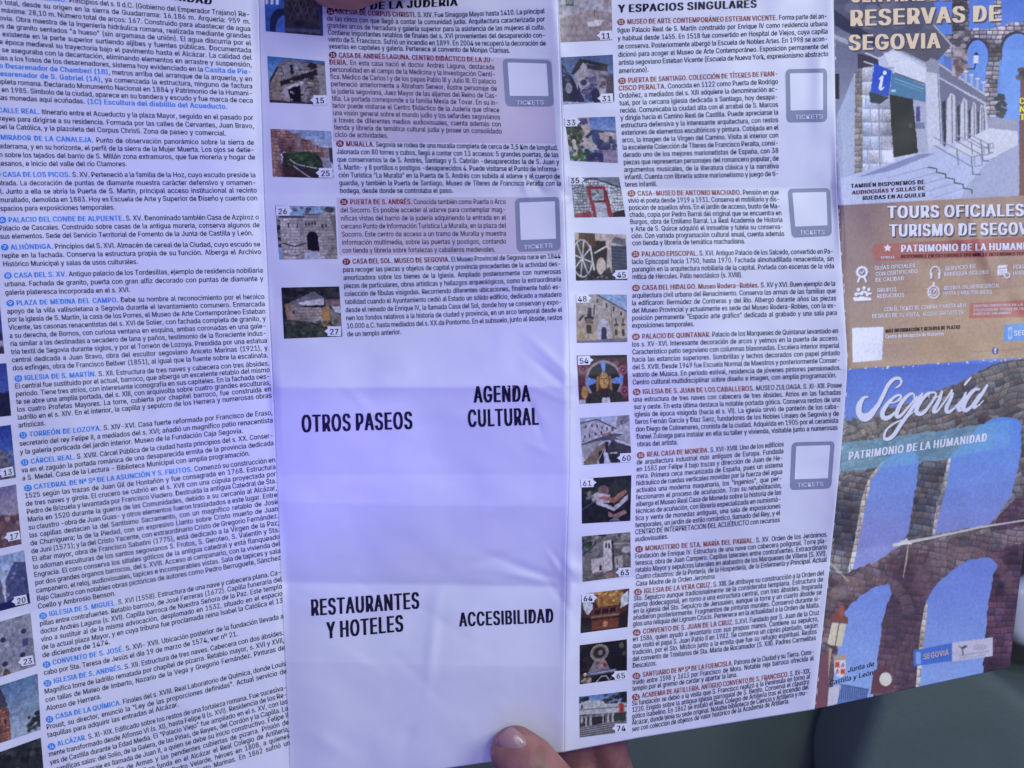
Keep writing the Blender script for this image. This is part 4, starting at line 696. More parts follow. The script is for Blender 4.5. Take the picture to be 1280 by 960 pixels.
P(["*PLAZA DE MEDINA DEL CAMPO.* Debe su nombre al reconocimiento por el heroico", "apoyo de la villa vallisoletana a Segovia durante el levantamiento comunero. Enmarcada", "por la iglesia de S. Martín, la casa de los Porres, el Museo de Arte Contemporáneo Esteban", "Vicente, las casonas renacentistas del s. XVI de Solier, con fachada completa de granito, y", "a su derecha, de Bornos, con curiosa ventana en esquina, ambas coronadas en una gale-", "ría similar a las destinadas a secadero de lana y paños, testimonio de la floreciente indus-", "tria textil de Segovia durante siglos, y por el Torreón de Lozoya. Presidida por una estatua", "central dedicada a Juan Bravo, obra del escultor segoviano Aniceto Marinas (1921), y", "dos esfinges, obra de Francisco Bellver (1851), al igual que la fuente sobre la escalinata."], (8, 382), (331, 373.6), (16, 463), (335.5, 446.7), 0, BLUE, (-.5, .5), '9')
P(["*IGLESIA DE S. MARTÍN.* S. XII. Estructura de tres naves y cabecera con tres ábsides.", "El central fue sustituido por el actual, barroco, que alberga un excelente retablo del mismo", "periodo. Tiene tres atrios, con interesante iconografía en sus capiteles. En la fachada oes-", "te se abre una amplia portada, del s. XIII, con arquivolta sobre cuatro grandes esculturas,", "los cuatro Profetas Mayores. La torre, cubierta por chapitel barroco, fue construida en", "ladrillo en el s. XIV. En el interior, la capilla y sepulcro de los Herrera y numerosas obras", "artísticas."], (18, 476), (337, 457), (23, 534.5), (340.5, 505), 57, BLUE, (.5, .5), '10')
P(["*TORREÓN DE LOZOYA.* S. XIV-XVI. Casa fuerte reformada por Francisco de Eraso,", "secretario del rey Felipe II, a mediados del s. XVI; añadió un magnífico patio renacentista", "y la galería porticada del jardín interior. Museo de la Fundación Caja Segovia."], (24, 547), (341, 518.5), (25, 568), (342, 537.5), 304, BLUE, (.3, .3), '12')
P(["*CÁRCEL REAL.* S. XVIII. Cárcel Pública de la ciudad hasta principios del s. XX. Conser-", "va en el zaguán la portada románica de una desaparecida ermita de la provincia dedicada", "a S. Medel. Casa de la Lectura - Biblioteca Municipal con amplia programación."], (26, 581), (342, 547), (28, 600.6), (343, 566), 313, BLUE, (.3, .3), '13')
P(["*CATEDRAL DE Nª Sª DE LA ASUNCIÓN Y S. FRUTOS.* Comenzó su construcción en", "1525 según las trazas de Juan Gil de Hontañón y fue consagrada en 1768. Estructura", "de tres naves y girola. El crucero se cubrió en el s. XVII con una cúpula proyectada por", "Pedro de Brizuela y levantada por Francisco Viadero. Destruida la antigua Catedral de Sta.", "María en 1520 durante la guerra de las Comunidades, debido a su cercanía al Alcázar,", "su claustro -obra de Juan Guas- y otros elementos fueron trasladados a este lugar. Entre", "las capillas destacan la del Santísimo Sacramento, con un magnífico retablo de José", "de Churriguera; la de la Piedad, con un expresivo Llanto sobre Cristo muerto de Juan", "de Juni (1571); y la del Cristo Yacente, con extraordinario Cristo de Gregorio Fernández.", "El altar mayor, obra de Francisco Sabatini (1775), está dedicado a la Virgen de la Paz;", "lo adornan esculturas de los santos segovianos S. Frutos, S. Geroteo, S. Valentín y Sta.", "Engracia. El coro conserva los sitiales góticos de la antigua catedral y está flanqueado", "por dos grandes órganos barrocos, del s. XVIII. Acceso al campanario, con la vivienda del", "campanero, el reloj, audiovisuales, tapices e incomparables vistas. Sala de tapices y sala", "Bajo Claustro con notables obras pictóricas de autores como Pedro Berruguete, Sánchez", "Coello y Ambrosio Benson."], (30, 613), (344.5, 577.5), (47.5, 761), (352, 708.5), 145, BLUE, (.3, .5), '17')
P(["*IGLESIA DE S. MIGUEL.* S. XVI (1558). Estructura de una nave y cabecera plana. Ca-", "pillas entre contrafuertes. Retablo barroco, de José Ferreras (1672). Capilla funeraria del", "doctor Andrés Laguna (s. XVI). Capilla barroca de Nuestra Señora de la Paz. Este templo", "vino a sustituir al de la misma advocación, desplomado en 1532, situado en el espacio", "de la actual plaza Mayor, y en cuya tribuna fue proclamada reina Isabel la Católica el 13", "de diciembre de 1474."], (49, 772.7), (352, 718), (53, 822), (354.5, 762), 138, BLUE, (1, 1), '20')
P(["*CONVENTO DE S. JOSÉ.* S. XVI- XVII. Ubicación posterior de la fundación llevada a", "cabo por Sta. Teresa de Jesús el día 19 de marzo de 1574, ver nº 21."], (53.4, 833.6), (355, 772.7), (55, 844), (356, 783), 298, BLUE, (1, 1), '21')
P(["*IGLESIA DE S. ANDRÉS.* S. XII. Estructura de tres naves. Cabecera con dos ábsides.", "Magnífica torre de ladrillo rematada por chapitel de pizarra. Retablo mayor, s. XVI y XVII,", "con tallas de Mateo de Imberto, Nazario de la Vega y Gregorio Fernández. Pinturas de", "Alonso de Herrera."], (54.5, 857), (355, 793.5), (58, 888.5), (357, 821.5), 127, BLUE, (1, 1), '22')
P(["*CASA DE LA QUÍMICA.* Finales del s. XVIII. Real Laboratorio de Química, donde Louis", "Proust, su director, enunció la \"Ley de las proporciones definidas\". Actual servicio de", "taquillas para adquirir las entradas al Alcázar."], (57, 902), (358, 832), (59.4, 922), (359, 851), 224, BLUE, (1, 1), '23')
P(["*ALCÁZAR.* S. XI-XIX. Edificado sobre los restos de una fortaleza romana. Fue sucesiva-", "mente transformado desde Alfonso VI (s. XI), hasta Felipe II (s. XVI). Residencia de los Re-", "yes de Castilla durante la Edad Media. El \"Palacio Viejo\" fue ampliado en el s. XV, con las", "magníficas salas: del Solio, de la Galera, de las Piñas, de Reyes, del Cordón y la Capilla. La", "torre del homenaje es llamada de Juan II, a quien se debe su inicio constructivo. Felipe II", "construyó el ala del patio de Armas y las pendientes cubiertas de pizarra. Prisión de", "Estado, por iniciativa de Carlos III se funda en el Alcázar el Real Colegio de Artillería,", "entre cuyos alumnos fueron Luis Daoiz y Pedro Velarde, héroes en 1808, a quienes", "dedica la plaza el grupo escultórico central de Aniceto Marinas. En 1862 sufrió un"], (59.5, 936), (359, 862), (72, 1016), (363, 931), 0, BLUE, (1, 1), '24')
text(P1, 'PATRIMONIO DE LA HUMANIDAD', (20, -25), (265.5, 6), 9, INK)
for fn, q in ((th_tree, [(-67, 371), (-1, 372), (5.5, 442), (-60, 446)]), (th_blue, [(-60, 457), (8, 454), (14, 519.5), (-53, 527)]), (th_tower2, [(-53, 540), (13.5, 531), (20, 597), (-47, 608)]),
              (th_view, [(-46, 618), (20, 605.5), (27, 680), (-40, 694)]), (th_street, [(-39, 704), (30, 688), (38, 754), (-31, 772)]), (th_facade, [(-30, 786), (38, 766), (45, 832), (-24, 854)]),
              (th_brick, [(-22, 864), (47, 842), (51, 912), (-18, 935)]), (th_dark, [(-17, 946), (51, 922), (57, 990), (-10, 1014)])):
    picture(P1, fn, q, seed=q[0][1])
for s, x, y in (('13', 9, 590), ('17', 17, 670), ('20', 26, 750), ('23', 34, 826)): numtag(P1, s, x, y, w=16, h=11, rot=.2)
# ---- second panel
P = lambda *a, **k: para(P2, *a, **k)
text(P2, 'PASEO DE LA JUDERÍA', (408, 14.5), (572.5, 7), 9.4, INK)
flat(P2, [(411, 69), (690, 73), (695, 179), (417, 177)], PINK, 'tinted_box'); flat(P2, [(421, 247), (699, 246), (702, 317), (424, 319)], PINK, 'tinted_box')
P(["*IGLESIA DE CORPUS CHRISTI.* S. XIV. Fue Sinagoga Mayor hasta 1410. La principal", "de las cinco con que llegó a contar la comunidad judía. Arquitectura caracterizada por", "grandes arcos de herradura y galería superior para la asistencia de las mujeres al culto.", "Contiene importantes retablos de finales del s. XVI provenientes del desaparecido con-", "vento de S. Francisco. Sufrió un incendio en 1899. En 2004 se recuperó la decoración de", "yeserías en capiteles y galería. Pertenece al convento de Monjas Clarisas."], (408, 17), (681, 16.5), (411, 60.5), (683, 67), 638, MAROON, (4.6, 1.5), '14')
P(["*CASA DE ANDRÉS LAGUNA. CENTRO DIDÁCTICO DE LA JU-*", "*DERÍA.* En esta casa nació el doctor Andrés Laguna, destacada", "personalidad en el campo de la Medicina y la Investigación Cientí-", "fica. Médico de Carlos I y de los papas Pablo III y Julio III. El palacio", "perteneció anteriormente a Abraham Seneor, ilustre personaje de", "la judería segoviana, Juez Mayor de las aljamas del Reino de Cas-", "tilla. La portada corresponde a la familia Mexía de Tovar. En su in-", "terior puede visitarse el Centro Didáctico de la Judería que ofrece", "una visión general sobre el mundo judío y los sefardíes segovianos", "a través de diferentes medios audiovisuales, cuenta además con", "tienda y librería de temática cultural judía y posee un consolidado", "ciclo de actividades."], (411, 71.5), (617.5, 78), (418.5, 171), (628.5, 176), 485.6, MAROON, (0, 0), '15')
P(["*MURALLA.* Segovia se rodea de una muralla completa de cerca de 3,5 Km de longitud.", "Jalonada con 80 torres y cubos, llegó a contar con 13 accesos: 5 grandes puertas, de las", "que conservamos la de S. Andrés, Santiago y S. Cebrián -desaparecidas la de S. Juan y", "S. Martín- y 8 portillos o postigos -desaparecidos 4. Puede visitarse el Punto de Informa-", "ción Turística \"La Muralla\" en la Puerta de S. Andrés con subida al adarve y al cuerpo de", "guardia, y también la Puerta de Santiago, _Museo de Títeres de Francisco Peralta con la_", "bodega, desde donde se controlaba el paso."], (420, 182.5), (698, 187.5), (425, 241.3), (702, 241), 566.7, MAROON, (0, 0), '25')
P(["*PUERTA DE S. ANDRÉS.* Conocida también como Puerta o Arco", "del Socorro. Es posible acceder al adarve para contemplar mag-", "níficas vistas del barrio de la judería adquiriendo la entrada en el", "cercano Punto de Información Turística La Muralla, en la plaza del", "Socorro. Este centro da acceso a un tramo de Muralla y muestra", "información multimedia, sobre las puertas y postigos, contando", "con tienda y librería sobre fortalezas y caballeros medievales."], (425, 255.5), (632.5, 255), (428, 316), (633, 314.5), 619.5, MAROON, (0, 0), '26')
P(["*CASA DEL SOL. MUSEO DE SEGOVIA.* El Museo Provincial de Segovia nace en 1844", "para recoger las piezas y objetos de capital y provincia procedentes de la actividad des-", "amortizadora sobre los bienes de la Iglesia. Ampliado posteriormente con numerosas", "piezas de particulares, obras artísticas y hallazgos arqueológicos, como la extraordinaria", "colección de fíbulas visigodas. Recorriendo diferentes ubicaciones, finalmente halló es-", "tabilidad cuando el Ayuntamiento cedió al Estado un sólido edificio, dedicado a matadero", "desde el reinado de Enrique IV, la llamada Casa del Sol, donde hoy se conservan y expo-", "nen los fondos relativos a la historia de ciudad y provincia, en un arco temporal desde el", "10.000 a.C. hasta mediados del s. XX.da Pontormo. En el subsuelo, junto al ábside, restos", "de un templo anterior."], (428, 330), (701, 323), (434, 420.5), (703.5, 409), 502, MAROON, (.6, .6), '27')
for fn, q, l in ((th_arch, [(330, -22), (402, -20), (404, 45), (332, 39)], 'photo of a dark brown carved arch beside blue sky'), (th_portal, [(334, 70), (406, 76.5), (409, 131), (337, 128)], 'photo of a stone palace doorway'), (th_wall, [(338, 161), (414, 164), (417.5, 223), (341, 221)], 'photo of a reddish town wall above greenery'),
                 (th_gate, [(344, 257), (419, 258), (422, 323.6), (349, 324.5)], 'photo of a round tower beside an arched gate'), (th_sol, [(351.5, 359.5), (424, 358), (428, 420.5), (355, 423.5)], 'photo of a long pale building with grey roof')):
    picture(P2, fn, q, l, seed=q[0][1])
for s, x, y in (('15', 400, 125), ('25', 407, 216), ('27', 418, 414)): numtag(P2, s, x, y)
numtag(P2, '26', 353.5, 263.5, 'l', rot=0)
badge(P2, [(628, 73), (689, 75), (692.5, 133), (632, 133)], (645, 131), (680, 130.4)); badge(P2, [(643.5, 248), (699, 246), (701, 313), (646, 315)], (654.5, 311.5), (691, 309))
for s, a, b, cap in (('OTROS PASEOS', (376.5, 540.4), (516.5, 536), 21.5), ('AGENDA', (592, 503.3), (663.6, 501.8), 20.5), ('CULTURAL', (584.5, 533.8), (674, 530.9), 21.5), ('RESTAURANTES', (388, 770), (525, 760.5), 20.5), ('Y HOTELES', (408, 798.4), (505, 789), 20.5), ('ACCESIBILIDAD', (573.8, 783.3), (692.5, 778), 17.5)):
    text(P2, s, a, b, cap, INK, up=(-.03, -1))
# ---- third panel
P = lambda *a, **k: para(P3, *a, **k)
text(P3, 'Y ESPACIOS SINGULARES', (772.5, 15.5), (946.6, 9.3), 9.6, INK)
P(["*MUSEO DE ARTE CONTEMPORÁNEO ESTEBAN VICENTE.* Forma parte del an-", "tiguo Palacio Real de S. Martín construido por Enrique IV como residencia urbana", "y habitual desde 1455. En 1518 fue convertido en Hospital de Viejos, cuya capilla", "se conserva. Posteriormente albergó la Escuela de Nobles Artes. En 1998 se acon-", "dicionó para acoger el Museo de Arte Contemporáneo. Exposición permanente del", "artista segoviano Esteban Vicente (Escuela de Nueva York, expresionismo abstracto", "americano)."], (771.5, 30.4), (1034.6, 23), (773.7, 91.4), (1036, 79.5), 811, BROWN, (.3, .3), '11')
P(["*PUERTA DE SANTIAGO. COLECCIÓN DE TÍTERES DE FRAN-*", "*CISCO PERALTA.* Conocida en 1122 como Puerta de Rodrigo", "Ordoñez, a mediados del s. XIII adquiere la denominación ac-", "tual, por la cercana iglesia dedicada a Santiago, hoy desapa-", "recida. Comunicaba la ciudad alta con el arrabal de S. Marcos", "y dirigía hacia el Camino Real de Castilla. Puede apreciarse la", "estructura defensiva y la interesante arquitectura, con restos", "exteriores de elementos escultóricos y pintura. Cobijada en el", "arco, la imagen de la Virgen del Camino. Visita al interior con", "la excelente Colección de Títeres de Francisco Peralta, consi-", "derado uno de los mejores marionetistas de España, con 38", "piezas que representan personajes del romancero popular, de", "argumentos musicales, de la literatura clásica y la narrativa", "infantil. Cuenta con librería sobre marionetismo y juego de tí-", "teres infantil."], (772.7, 104), (972.8, 95), (781.5, 233.4), (974, 229.5), 821.8, BROWN, (0, .3), '31')
P(["*CASA-MUSEO DE ANTONIO MACHADO.* Pensión en que", "vivió el poeta desde 1919 a 1931. Conserva el mobiliario y dis-", "posición de aquellos años. En el jardín de acceso, busto de Ma-", "chado, copia por Pedro Barral del original que se encuentra en", "Burgos, obra de Emiliano Barral. La Real Academia de Historia", "y Arte de S. Quirce adquirió el inmueble y tutela su conserva-", "ción. Con variada programación cultural anual, cuenta además", "con tienda y librería de temática machadiana."], (784.5, 244.7), (974, 243), (790.5, 306.6), (982, 303.5), 932, BROWN, (0, 0), '33')
P(["*PALACIO EPISCOPAL.* S. XVI. Antiguo Palacio de los Salcedo, convertido en Pa-", "lacio Episcopal hacia 1750, hasta 1970. Fachada almohadillada renacentista, sin", "parangón en la arquitectura nobiliaria de la capital. Portada con escenas de la vida", "mítica de Hércules. Patio neoclásico (s. XVIII)."], (789.5, 320.7), (1042, 317), (790.5, 348.8), (1043.5, 344.5), 928.4, BROWN, (0, 0), '35')
P(["*CASA DEL HIDALGO. Museo Rodera-Robles.* S. XV y XVI. Buen ejemplo de la", "arquitectura civil urbana del Renacimiento. Conserva las armas de las familias que", "la edificaron: Bermúdez de Contreras y del Río. Albergó durante años las piezas", "del Museo Provincial y actualmente es sede del Museo Rodera-Robles, con la ex-", "posición permanente \"Espacio arte gráfico\" dedicada al grabado y una sala para", "exposiciones temporales."], (790, 362.9), (1044.5, 357.2), (790, 409.8), (1047, 402.8), 868, BROWN, (0, 0), '45')
P(["*PALACIO DE QUINTANAR.* Palacio de los Marqueses de Quintanar levantado en", "los s. XV-XVI. Interesante decoración de arcos y yelmos en la puerta de acceso.", "Característico patio segoviano con columnas blasonadas. Escalera interior imperial", "hacia las estancias superiores. Sombrillas y techos decorados con papel pintado", "del S. XVIII. Desde 1949 fue Escuela Normal de Maestros y posteriormente Conser-", "vatorio de Música. En periodo estival, residencia de jóvenes pintores pensionados.", "Centro cultural multidisciplinar sobre diseño e imagen, con amplia programación."], (790, 423.9), (1048, 416.3), (790.7, 480.8), (1052, 471.5), 1046, BROWN, (0, .3), '48')
P(["*IGLESIA DE S. JUAN DE LOS CABALLEROS.* _MUSEO ZULOAGA. S. XI-XIII. Posee_", "una estructura de tres naves con cabecera de tres ábsides. Atrios en las fachadas", "sur y oeste. En esta última destaca la notable portada gótica. Conserva restos de una", "iglesia de época visigoda (hacia el s. VI). La iglesia sirvió de panteón de los caba-", "lleros Fernán García y Díaz Sanz, fundadores de los Nobles Linajes de Segovia y de", "don Diego de Colmenares, cronista de la ciudad. Adquirida en 1905 por el ceramista", "Daniel Zuloaga para instalar en ella su taller y vivienda, visitable junto a numerosas", "obras del artista."], (791, 492.9), (1052.5, 484.4), (796.6, 558), (1046.5, 546), 847.8, BROWN, (.4, .4), '54')
P(["*REAL CASA DE MONEDA.* S. XVI-XVIII. Uno de los edificios", "de arquitectura industrial más antiguos de Europa. Fundada", "en 1583 por Felipe II bajo trazas y dirección de Juan de He-", "rrera. Primera ceca mecanizada de España, pues un sistema", "hidráulico de ruedas verticales movidas por la fuerza del agua", "activaba una moderna maquinaria, los \"ingenios\", que per-", "feccionaron el proceso de acuñación. Tras su rehabilitación,", "alberga el Museo Real Casa de Moneda sobre la historia de las", "técnicas de acuñación, con librería especializada en numismá-", "tica y venta de monedas antiguas, una sala de exposiciones", "temporales, un jardín de estilo romántico, llamado del Rey, y el", "CENTRO DE INTERPRETACIÓN DEL ACUEDUCTO con recursos", "audiovisuales."], (796, 572), (980, 558), (793.8, 676.8), (974.5, 661), 835.7, BROWN, (.4, .4), '60')
P(["*MONASTERIO DE STA. MARÍA DEL PARRAL.* S. XV. Orden de los Jerónimos.", "Fundación de Enrique IV. Estructura de una nave con cabecera poligonal. Torre pla-", "teresca, obra de Juan Campero. Capillas laterales entre contrafuertes. Extraordinario", "retablo Mayor y sepulcros laterales en alabastro de los Marqueses de Villena (S. XVI).", "_Cuatro claustros: de la Portería, de la Hospedería, de la Enfermería y Principal. Actual_", "_Casa Madre de la Orden Jerónima._"], (794, 689.5), (1034.8, 670.7), (794.7, 732.6), (1033, 710), 894.8, BROWN, (.5, .5), '61')
P(["*IGLESIA DE LA VERA CRUZ.* S. XIII. Se atribuye su construcción a la Orden del", "Sto. Sepulcro aunque tradicionalmente se la consideraba templaria. Estructura de", "planta dodecagonal, en torno a una estructura central, con tres ábsides. Inspirada", "en la iglesia del Sto. Sepulcro de Jerusalén, aunque la torre y un cuarto ábside se", "añadieron posteriormente. Fragmentos de pinturas murales. Conservó durante si-", "glos una reliquia del Lignum Crucis. Pertenece en la actualidad a la Orden de Malta."], (792.5, 743), (1030, 719), (791, 782.9), (1025, 759), 0, BROWN, (.6, .6), '63')
P(["*CONVENTO DE S. JUAN DE LA CRUZ.* S.XVI. Fundado por S. Juan de la Cruz", "en 1586, quien ayudó a levantarlo con sus propias manos. Contiene su sepulcro,", "que visitó el papa S. Juan Pablo II en 1982. Se conserva un ciprés plantado, según", "tradición, por el Sto. Místico junto a la ermita que fue su refugio espiritual. Restos", "del convento de Trinitarios de Sta. María de Rocamador (S. XIII). Padres Carmelitas", "Descalzos."], (791, 793.6), (1024.4, 768.3), (790.7, 835), (1019, 808), 821, BROWN, (.6, .6), '64')
P(["*SANTUARIO DE Nª Sª DE LA FUENCISLA.* Patrona de la Ciudad y su Tierra. Cons-", "truido entre 1598 y 1613 por Francisco de Mora. Notable reja barroca ofrecida al", "templo por el gremio de cardar y apartar la lana."], (790.7, 847.9), (1018, 817.5), (790.5, 863.8), (1016.5, 833), 922, BROWN, (.6, .6), '65')
P(["*ACADEMIA DE ARTILLERÍA. ANTIGUO CONVENTO DE S. FRANCISCO.* S. XV-XIX.", "Su fundación se debió a la visita que S. Francisco realizó a la Península en torno al", "1220. Erigido sobre la antigua iglesia parroquial de S. Benito. Conserva el claustro", "gótico isabelino. En 1862 se instaló el Real Colegio de Artillería tras el incendio del", "Alcázar, donde tenía su sede original. Notable biblioteca de Ciencia y Artillería y mu-", "seo con colección de objetos de valor histórico de la Academia de Artillería."], (790, 874.3), (1013.7, 841.4), (790, 914.5), (1009, 875), 987, BROWN, (.6, .6), '74')
for fn, q, l in ((th_room, [(697, -25), (764, -27), (765.5, 50), (701, 53)], 'photo of a pale gallery room'), (th_santiago, [(701, 71.7), (766, 68.3), (768, 127), (704, 130.8)], 'photo of a gabled gatehouse in shade'), (th_garden, [(706, 147.6), (769, 145.7), (773, 204), (713, 201)], 'photo of a garden with a bust'),
                 (th_red, [(714, 222), (774, 221.3), (782, 271), (718, 272)], 'photo of a red door in a patterned wall'), (th_wheel, [(718.3, 290.5), (782.5, 293.5), (784.4, 350), (720, 350.8)], 'photo of a white spoked wheel'), (th_hidalgo, [(720, 367.6), (783.5, 368.5), (784.4, 427.5), (721, 428.7)], 'photo of a plain yellowish facade'),
                 (th_gold, [(721, 444.5), (783.7, 443.4), (786, 501.9), (724, 505)], 'photo of a golden carved head on red'), (th_canal, [(725, 522.6), (786.5, 518.7), (789.5, 577), (728.3, 581.5)], 'photo of white buildings above a canal'), (th_aerial, [(726.8, 598.5), (789.3, 594), (788, 651), (727.4, 654.6)], 'photo of a red roofed building in dark trees'),
                 (th_tower, [(727.4, 670.5), (788, 665), (788.7, 719.6), (728.3, 727.5)], 'photo of a pale square church tower'), (th_organ, [(727, 742.6), (786.8, 735.4), (784.5, 783.8), (725.5, 791.6)], 'photo of a golden chapel vault'), (th_virgin, [(724.6, 806.5), (783.7, 799), (783.7, 848), (724.6, 855.5)], 'photo of a dark altar figure'), (th_academy, [(724, 871), (783.7, 864), (783.7, 914.5), (724.6, 922)], 'photo of a columned facade behind steps')):
    picture(P3, fn, q, l, seed=q[0][1])
for s, x, y in (('11', 757.5, 44), ('31', 758.5, 122.5), ('45', 777, 343), ('60', 783, 572), ('63', 781, 715), ('65', 776, 844), ('74', 776.5, 910)): numtag(P3, s, x, y, w=15.5, h=11, rot=.05)
for s, x, y in (('33', 714, 152.5), ('35', 719, 225), ('48', 728, 373), ('54', 730, 450.5), ('61', 734, 603.5), ('64', 735, 747.5)): numtag(P3, s, x, y, 'l', w=15.5, h=11, rot=.04)
for q, a, b in (([(982, 86.5), (1034, 85.5), (1034, 152), (983.5, 153)], (993.5, 149), (1029, 148)), ([(984.6, 236), (1038, 235), (1040, 294.5), (990, 297)], (999.5, 293.3), (1031, 292.6)), ([(990, 553), (1043.5, 551.5), (1039, 610.5), (987.5, 612.5)], (996.5, 609), (1029.5, 607.3))):
    badge(P3, q, a, b)
# ---- cover panel lettering
T = lambda s, a, b, cap, m, **k: text(P4, s, a, b, cap, m, **k)
T('CENTRAL DE', (1062, 3), (1188, 0), 19, BEIGE, shadow=(SHD, 1.6, 1.6)); T('RESERVAS DE', (1061.3, 32.8), (1251.8, 26), 20, BEIGE, shadow=(SHD, 2, 2)); T('SEGOVIA', (1059.8, 62.8), (1176, 60), 19, BEIGE, shadow=(SHD, 2, 2))
T('TAMBIÉN DISPONEMOS DE', (1063.5, 235), (1156, 229.7), 5, INK); T('AUDIOGUÍAS Y SILLAS DE', (1065, 243.3), (1156.7, 237.5), 5, DRED); T('RUEDAS EN ALQUILER', (1078, 250), (1157, 246), 5, INK)
T('TOURS OFICIALES DE', (1108.5, 272.6), (1311, 269.3), 15, LAV, shadow=(SHD, 1.6, 2)); T('TURISMO DE SEGOVIA', (1111, 295.6), (1303, 292.6), 15, LAV, shadow=(SHD, 1.6, 2)); T('PATRIMONIO DE LA HUMANIDAD', (1125.5, 315), (1306, 311.5), 8.8, LAV)
T('DISPONIBLE EN EXTERIORES (90 MIN.) E INTERIORES (120 MIN.)', (1126, 322.6), (1300, 318.5), 4.2, DRED); T('ESTRELLA', (1101, 323.2), (1118, 322.6), 2.6, LAV)
for s, a, b in (('GUÍAS OFICIALES', (1093, 337.5), (1144, 334)), ('CON CERTIFICADO', (1094, 345), (1147, 341)), ('DE CALIDAD', (1094, 352.5), (1130, 350)), ('GRUPOS', (1096, 365), (1120.5, 364)), ('REDUCIDOS', (1096, 372.5), (1130.5, 371)),
                ('SERVICIO DE', (1181, 338), (1220, 335)), ('RADIOGUÍA INCLUIDO', (1180, 345), (1236, 342.3)), ('RESERVA ONLINE/PRESENCIAL', (1179.5, 362.5), (1250, 359)), ('HASTA 5 MINUTOS ANTES', (1179, 369), (1240, 367)),
                ('PERSONAL', (1266, 336), (1296, 334.6)), ('HABILITADO', (1266, 343.6), (1298, 342)), ('CON EL TICKET DE COMPRA Y HASTA 48 H', (1105, 389), (1207.5, 383.5)), ('DESPUÉS DE TU VISITA,', (1090, 397.6), (1150, 395)), ('ACCESO GRATUITO EN:', (1153, 394.8), (1205.5, 392.3))):
    T(s, a, b, 4.8, LAV, st='m', name='caption')
for s, y, x1 in (('CENTRO DIDÁCTICO DE LA JUDERÍA', 384, 1300), ('COLECCIÓN DE TÍTERES DE FRANCISCO PERALTA', 389.2, 1318), ('PUERTA DE SAN ANDRÉS', 394, 1264)): T(s, (1216.5, y), (x1, y - (x1 - 1216) * .03), 3, LAV, st='r', name='caption')
T('MÁS INFORMACIÓN Y RESERVA DE PLAZAS', (1107, 416), (1200.5, 410.8), 4.6, BLK, name='caption'); T('Centro de Recepción de Visitantes', (1106.5, 423), (1180, 419), 4.6, WHT, name='caption')
T('ticket.turismodesegovia.com', (1106, 430.5), (1160, 427.6), 3.8, FAINT, st='r', name='caption'); T('Plaza del Azoguejo, 1', (1105.5, 438.6), (1142, 436.8), 4, FAINT, st='r', name='caption'); T('T. 921 46 67 20', (1105.5, 446.2), (1131, 444.9), 4, FAINT, st='r', name='caption')
T('SEGOVIA', (1267, 420), (1302, 417), 6.5, LAV, name='logo_text'); T('f', (1242.4, 441.6), (1245.8, 441.4), 6.4, WHT, name='logo_text')
for s, y in (('CON', 130), ('NUESTRAS', 140), ('TITERES', 150)): T(s, (1273.5, y), (1273.5 + 8 * len(s), y - 1), 7.5, YEL, name='caption')
T('PATRIMONIO DE LA HUMANIDAD', (1059.6, 575.2), (1233.5, 551.2), 10, WHT, up=(.10, -1)); T('Junta de', (1059.5, 840.8), (1093, 832.4), 6.4, BLK, st='m', name='caption', up=(.12, -1)); T('Castilla y León', (1036.5, 857), (1091.5, 843.5), 6.4, BLK, st='m', name='caption', up=(.12, -1)); T('SEGOVIA', (1154, 824.5), (1186, 818.5), 7, FAINT, name='logo_text')
# ------------------------------------------------------------ hands
def skinmat(name, col):
    m = mat(name, col, .48, .45, bumpamt=.00018, bscale=420, var=.28, vscale=130, sss=.2); nt = m.node_tree; b = nt.nodes['Principled BSDF']
    old = b.inputs['Normal'].links[0].from_node; geo = [n for n in nt.nodes if n.type == 'NEW_GEOMETRY'][0]
    v = nt.nodes.new('ShaderNodeTexVoronoi'); v.feature = 'DISTANCE_TO_EDGE'; v.inputs['Scale'].default_value = 1100; nt.links.new(geo.outputs['Position'], v.inputs['Vector'])
    bp = nt.nodes.new('ShaderNodeBump'); bp.inputs['Strength'].default_value = .5; bp.inputs['Distance'].default_value = .0001
    nt.links.new(v.outputs['Distance'], bp.inputs['Height']); nt.links.new(old.outputs[0], bp.inputs['Normal']); nt.links.new(bp.outputs[0], b.inputs['Normal'])
    return m
SKIN = skinmat('skin', (.34, .155, .12))
NAIL = mat('nail', (.42, .23, .22), .22, .5, sss=.2, coat=.3)
def cone(mb, a, b, ra, rb, n=20, flatn=None):
    """round cone between two joints"""
    a, b = np.array(a, float), np.array(b, float); d = b - a; L = np.linalg.norm(d); d = d / L
    h = np.array((0, 0, 1.)) if abs(d[2]) < .9 else np.array((1., 0, 0)); e1 = np.cross(d, h); e1 /= np.linalg.norm(e1); e2 = np.cross(d, e1)
    rings = []
    for t in np.linspace(-90, 0, 7)[1:]: t = math.radians(t); rings.append((a + d * ra * math.sin(t), ra * math.cos(t)))
    for t in np.linspace(0, 1, 5)[1:-1]: rings.append((a + d * L * t, ra + (rb - ra) * t))
    for t in np.linspace(0, 90, 7)[:-1]: t = math.radians(t); rings.append((b + d * rb * math.sin(t), rb * math.cos(t)))
    V = [c + r * (math.cos(k * 2 * math.pi / n) * e1 + math.sin(k * 2 * math.pi / n) * e2) for c, r in rings for k in range(n)]; m = len(rings)
    V += [a - d * ra, b + d * rb]; F = []
    for i in range(m - 1):
        for k in range(n): F.append((i * n + k, i * n + (k + 1) % n, (i + 1) * n + (k + 1) % n, (i + 1) * n + k))
    for k in range(n): F.append((m * n, (k + 1) % n, k)); F.append((m * n + 1, (m - 1) * n + k, (m - 1) * n + (k + 1) % n))
    mb.add(V, F)
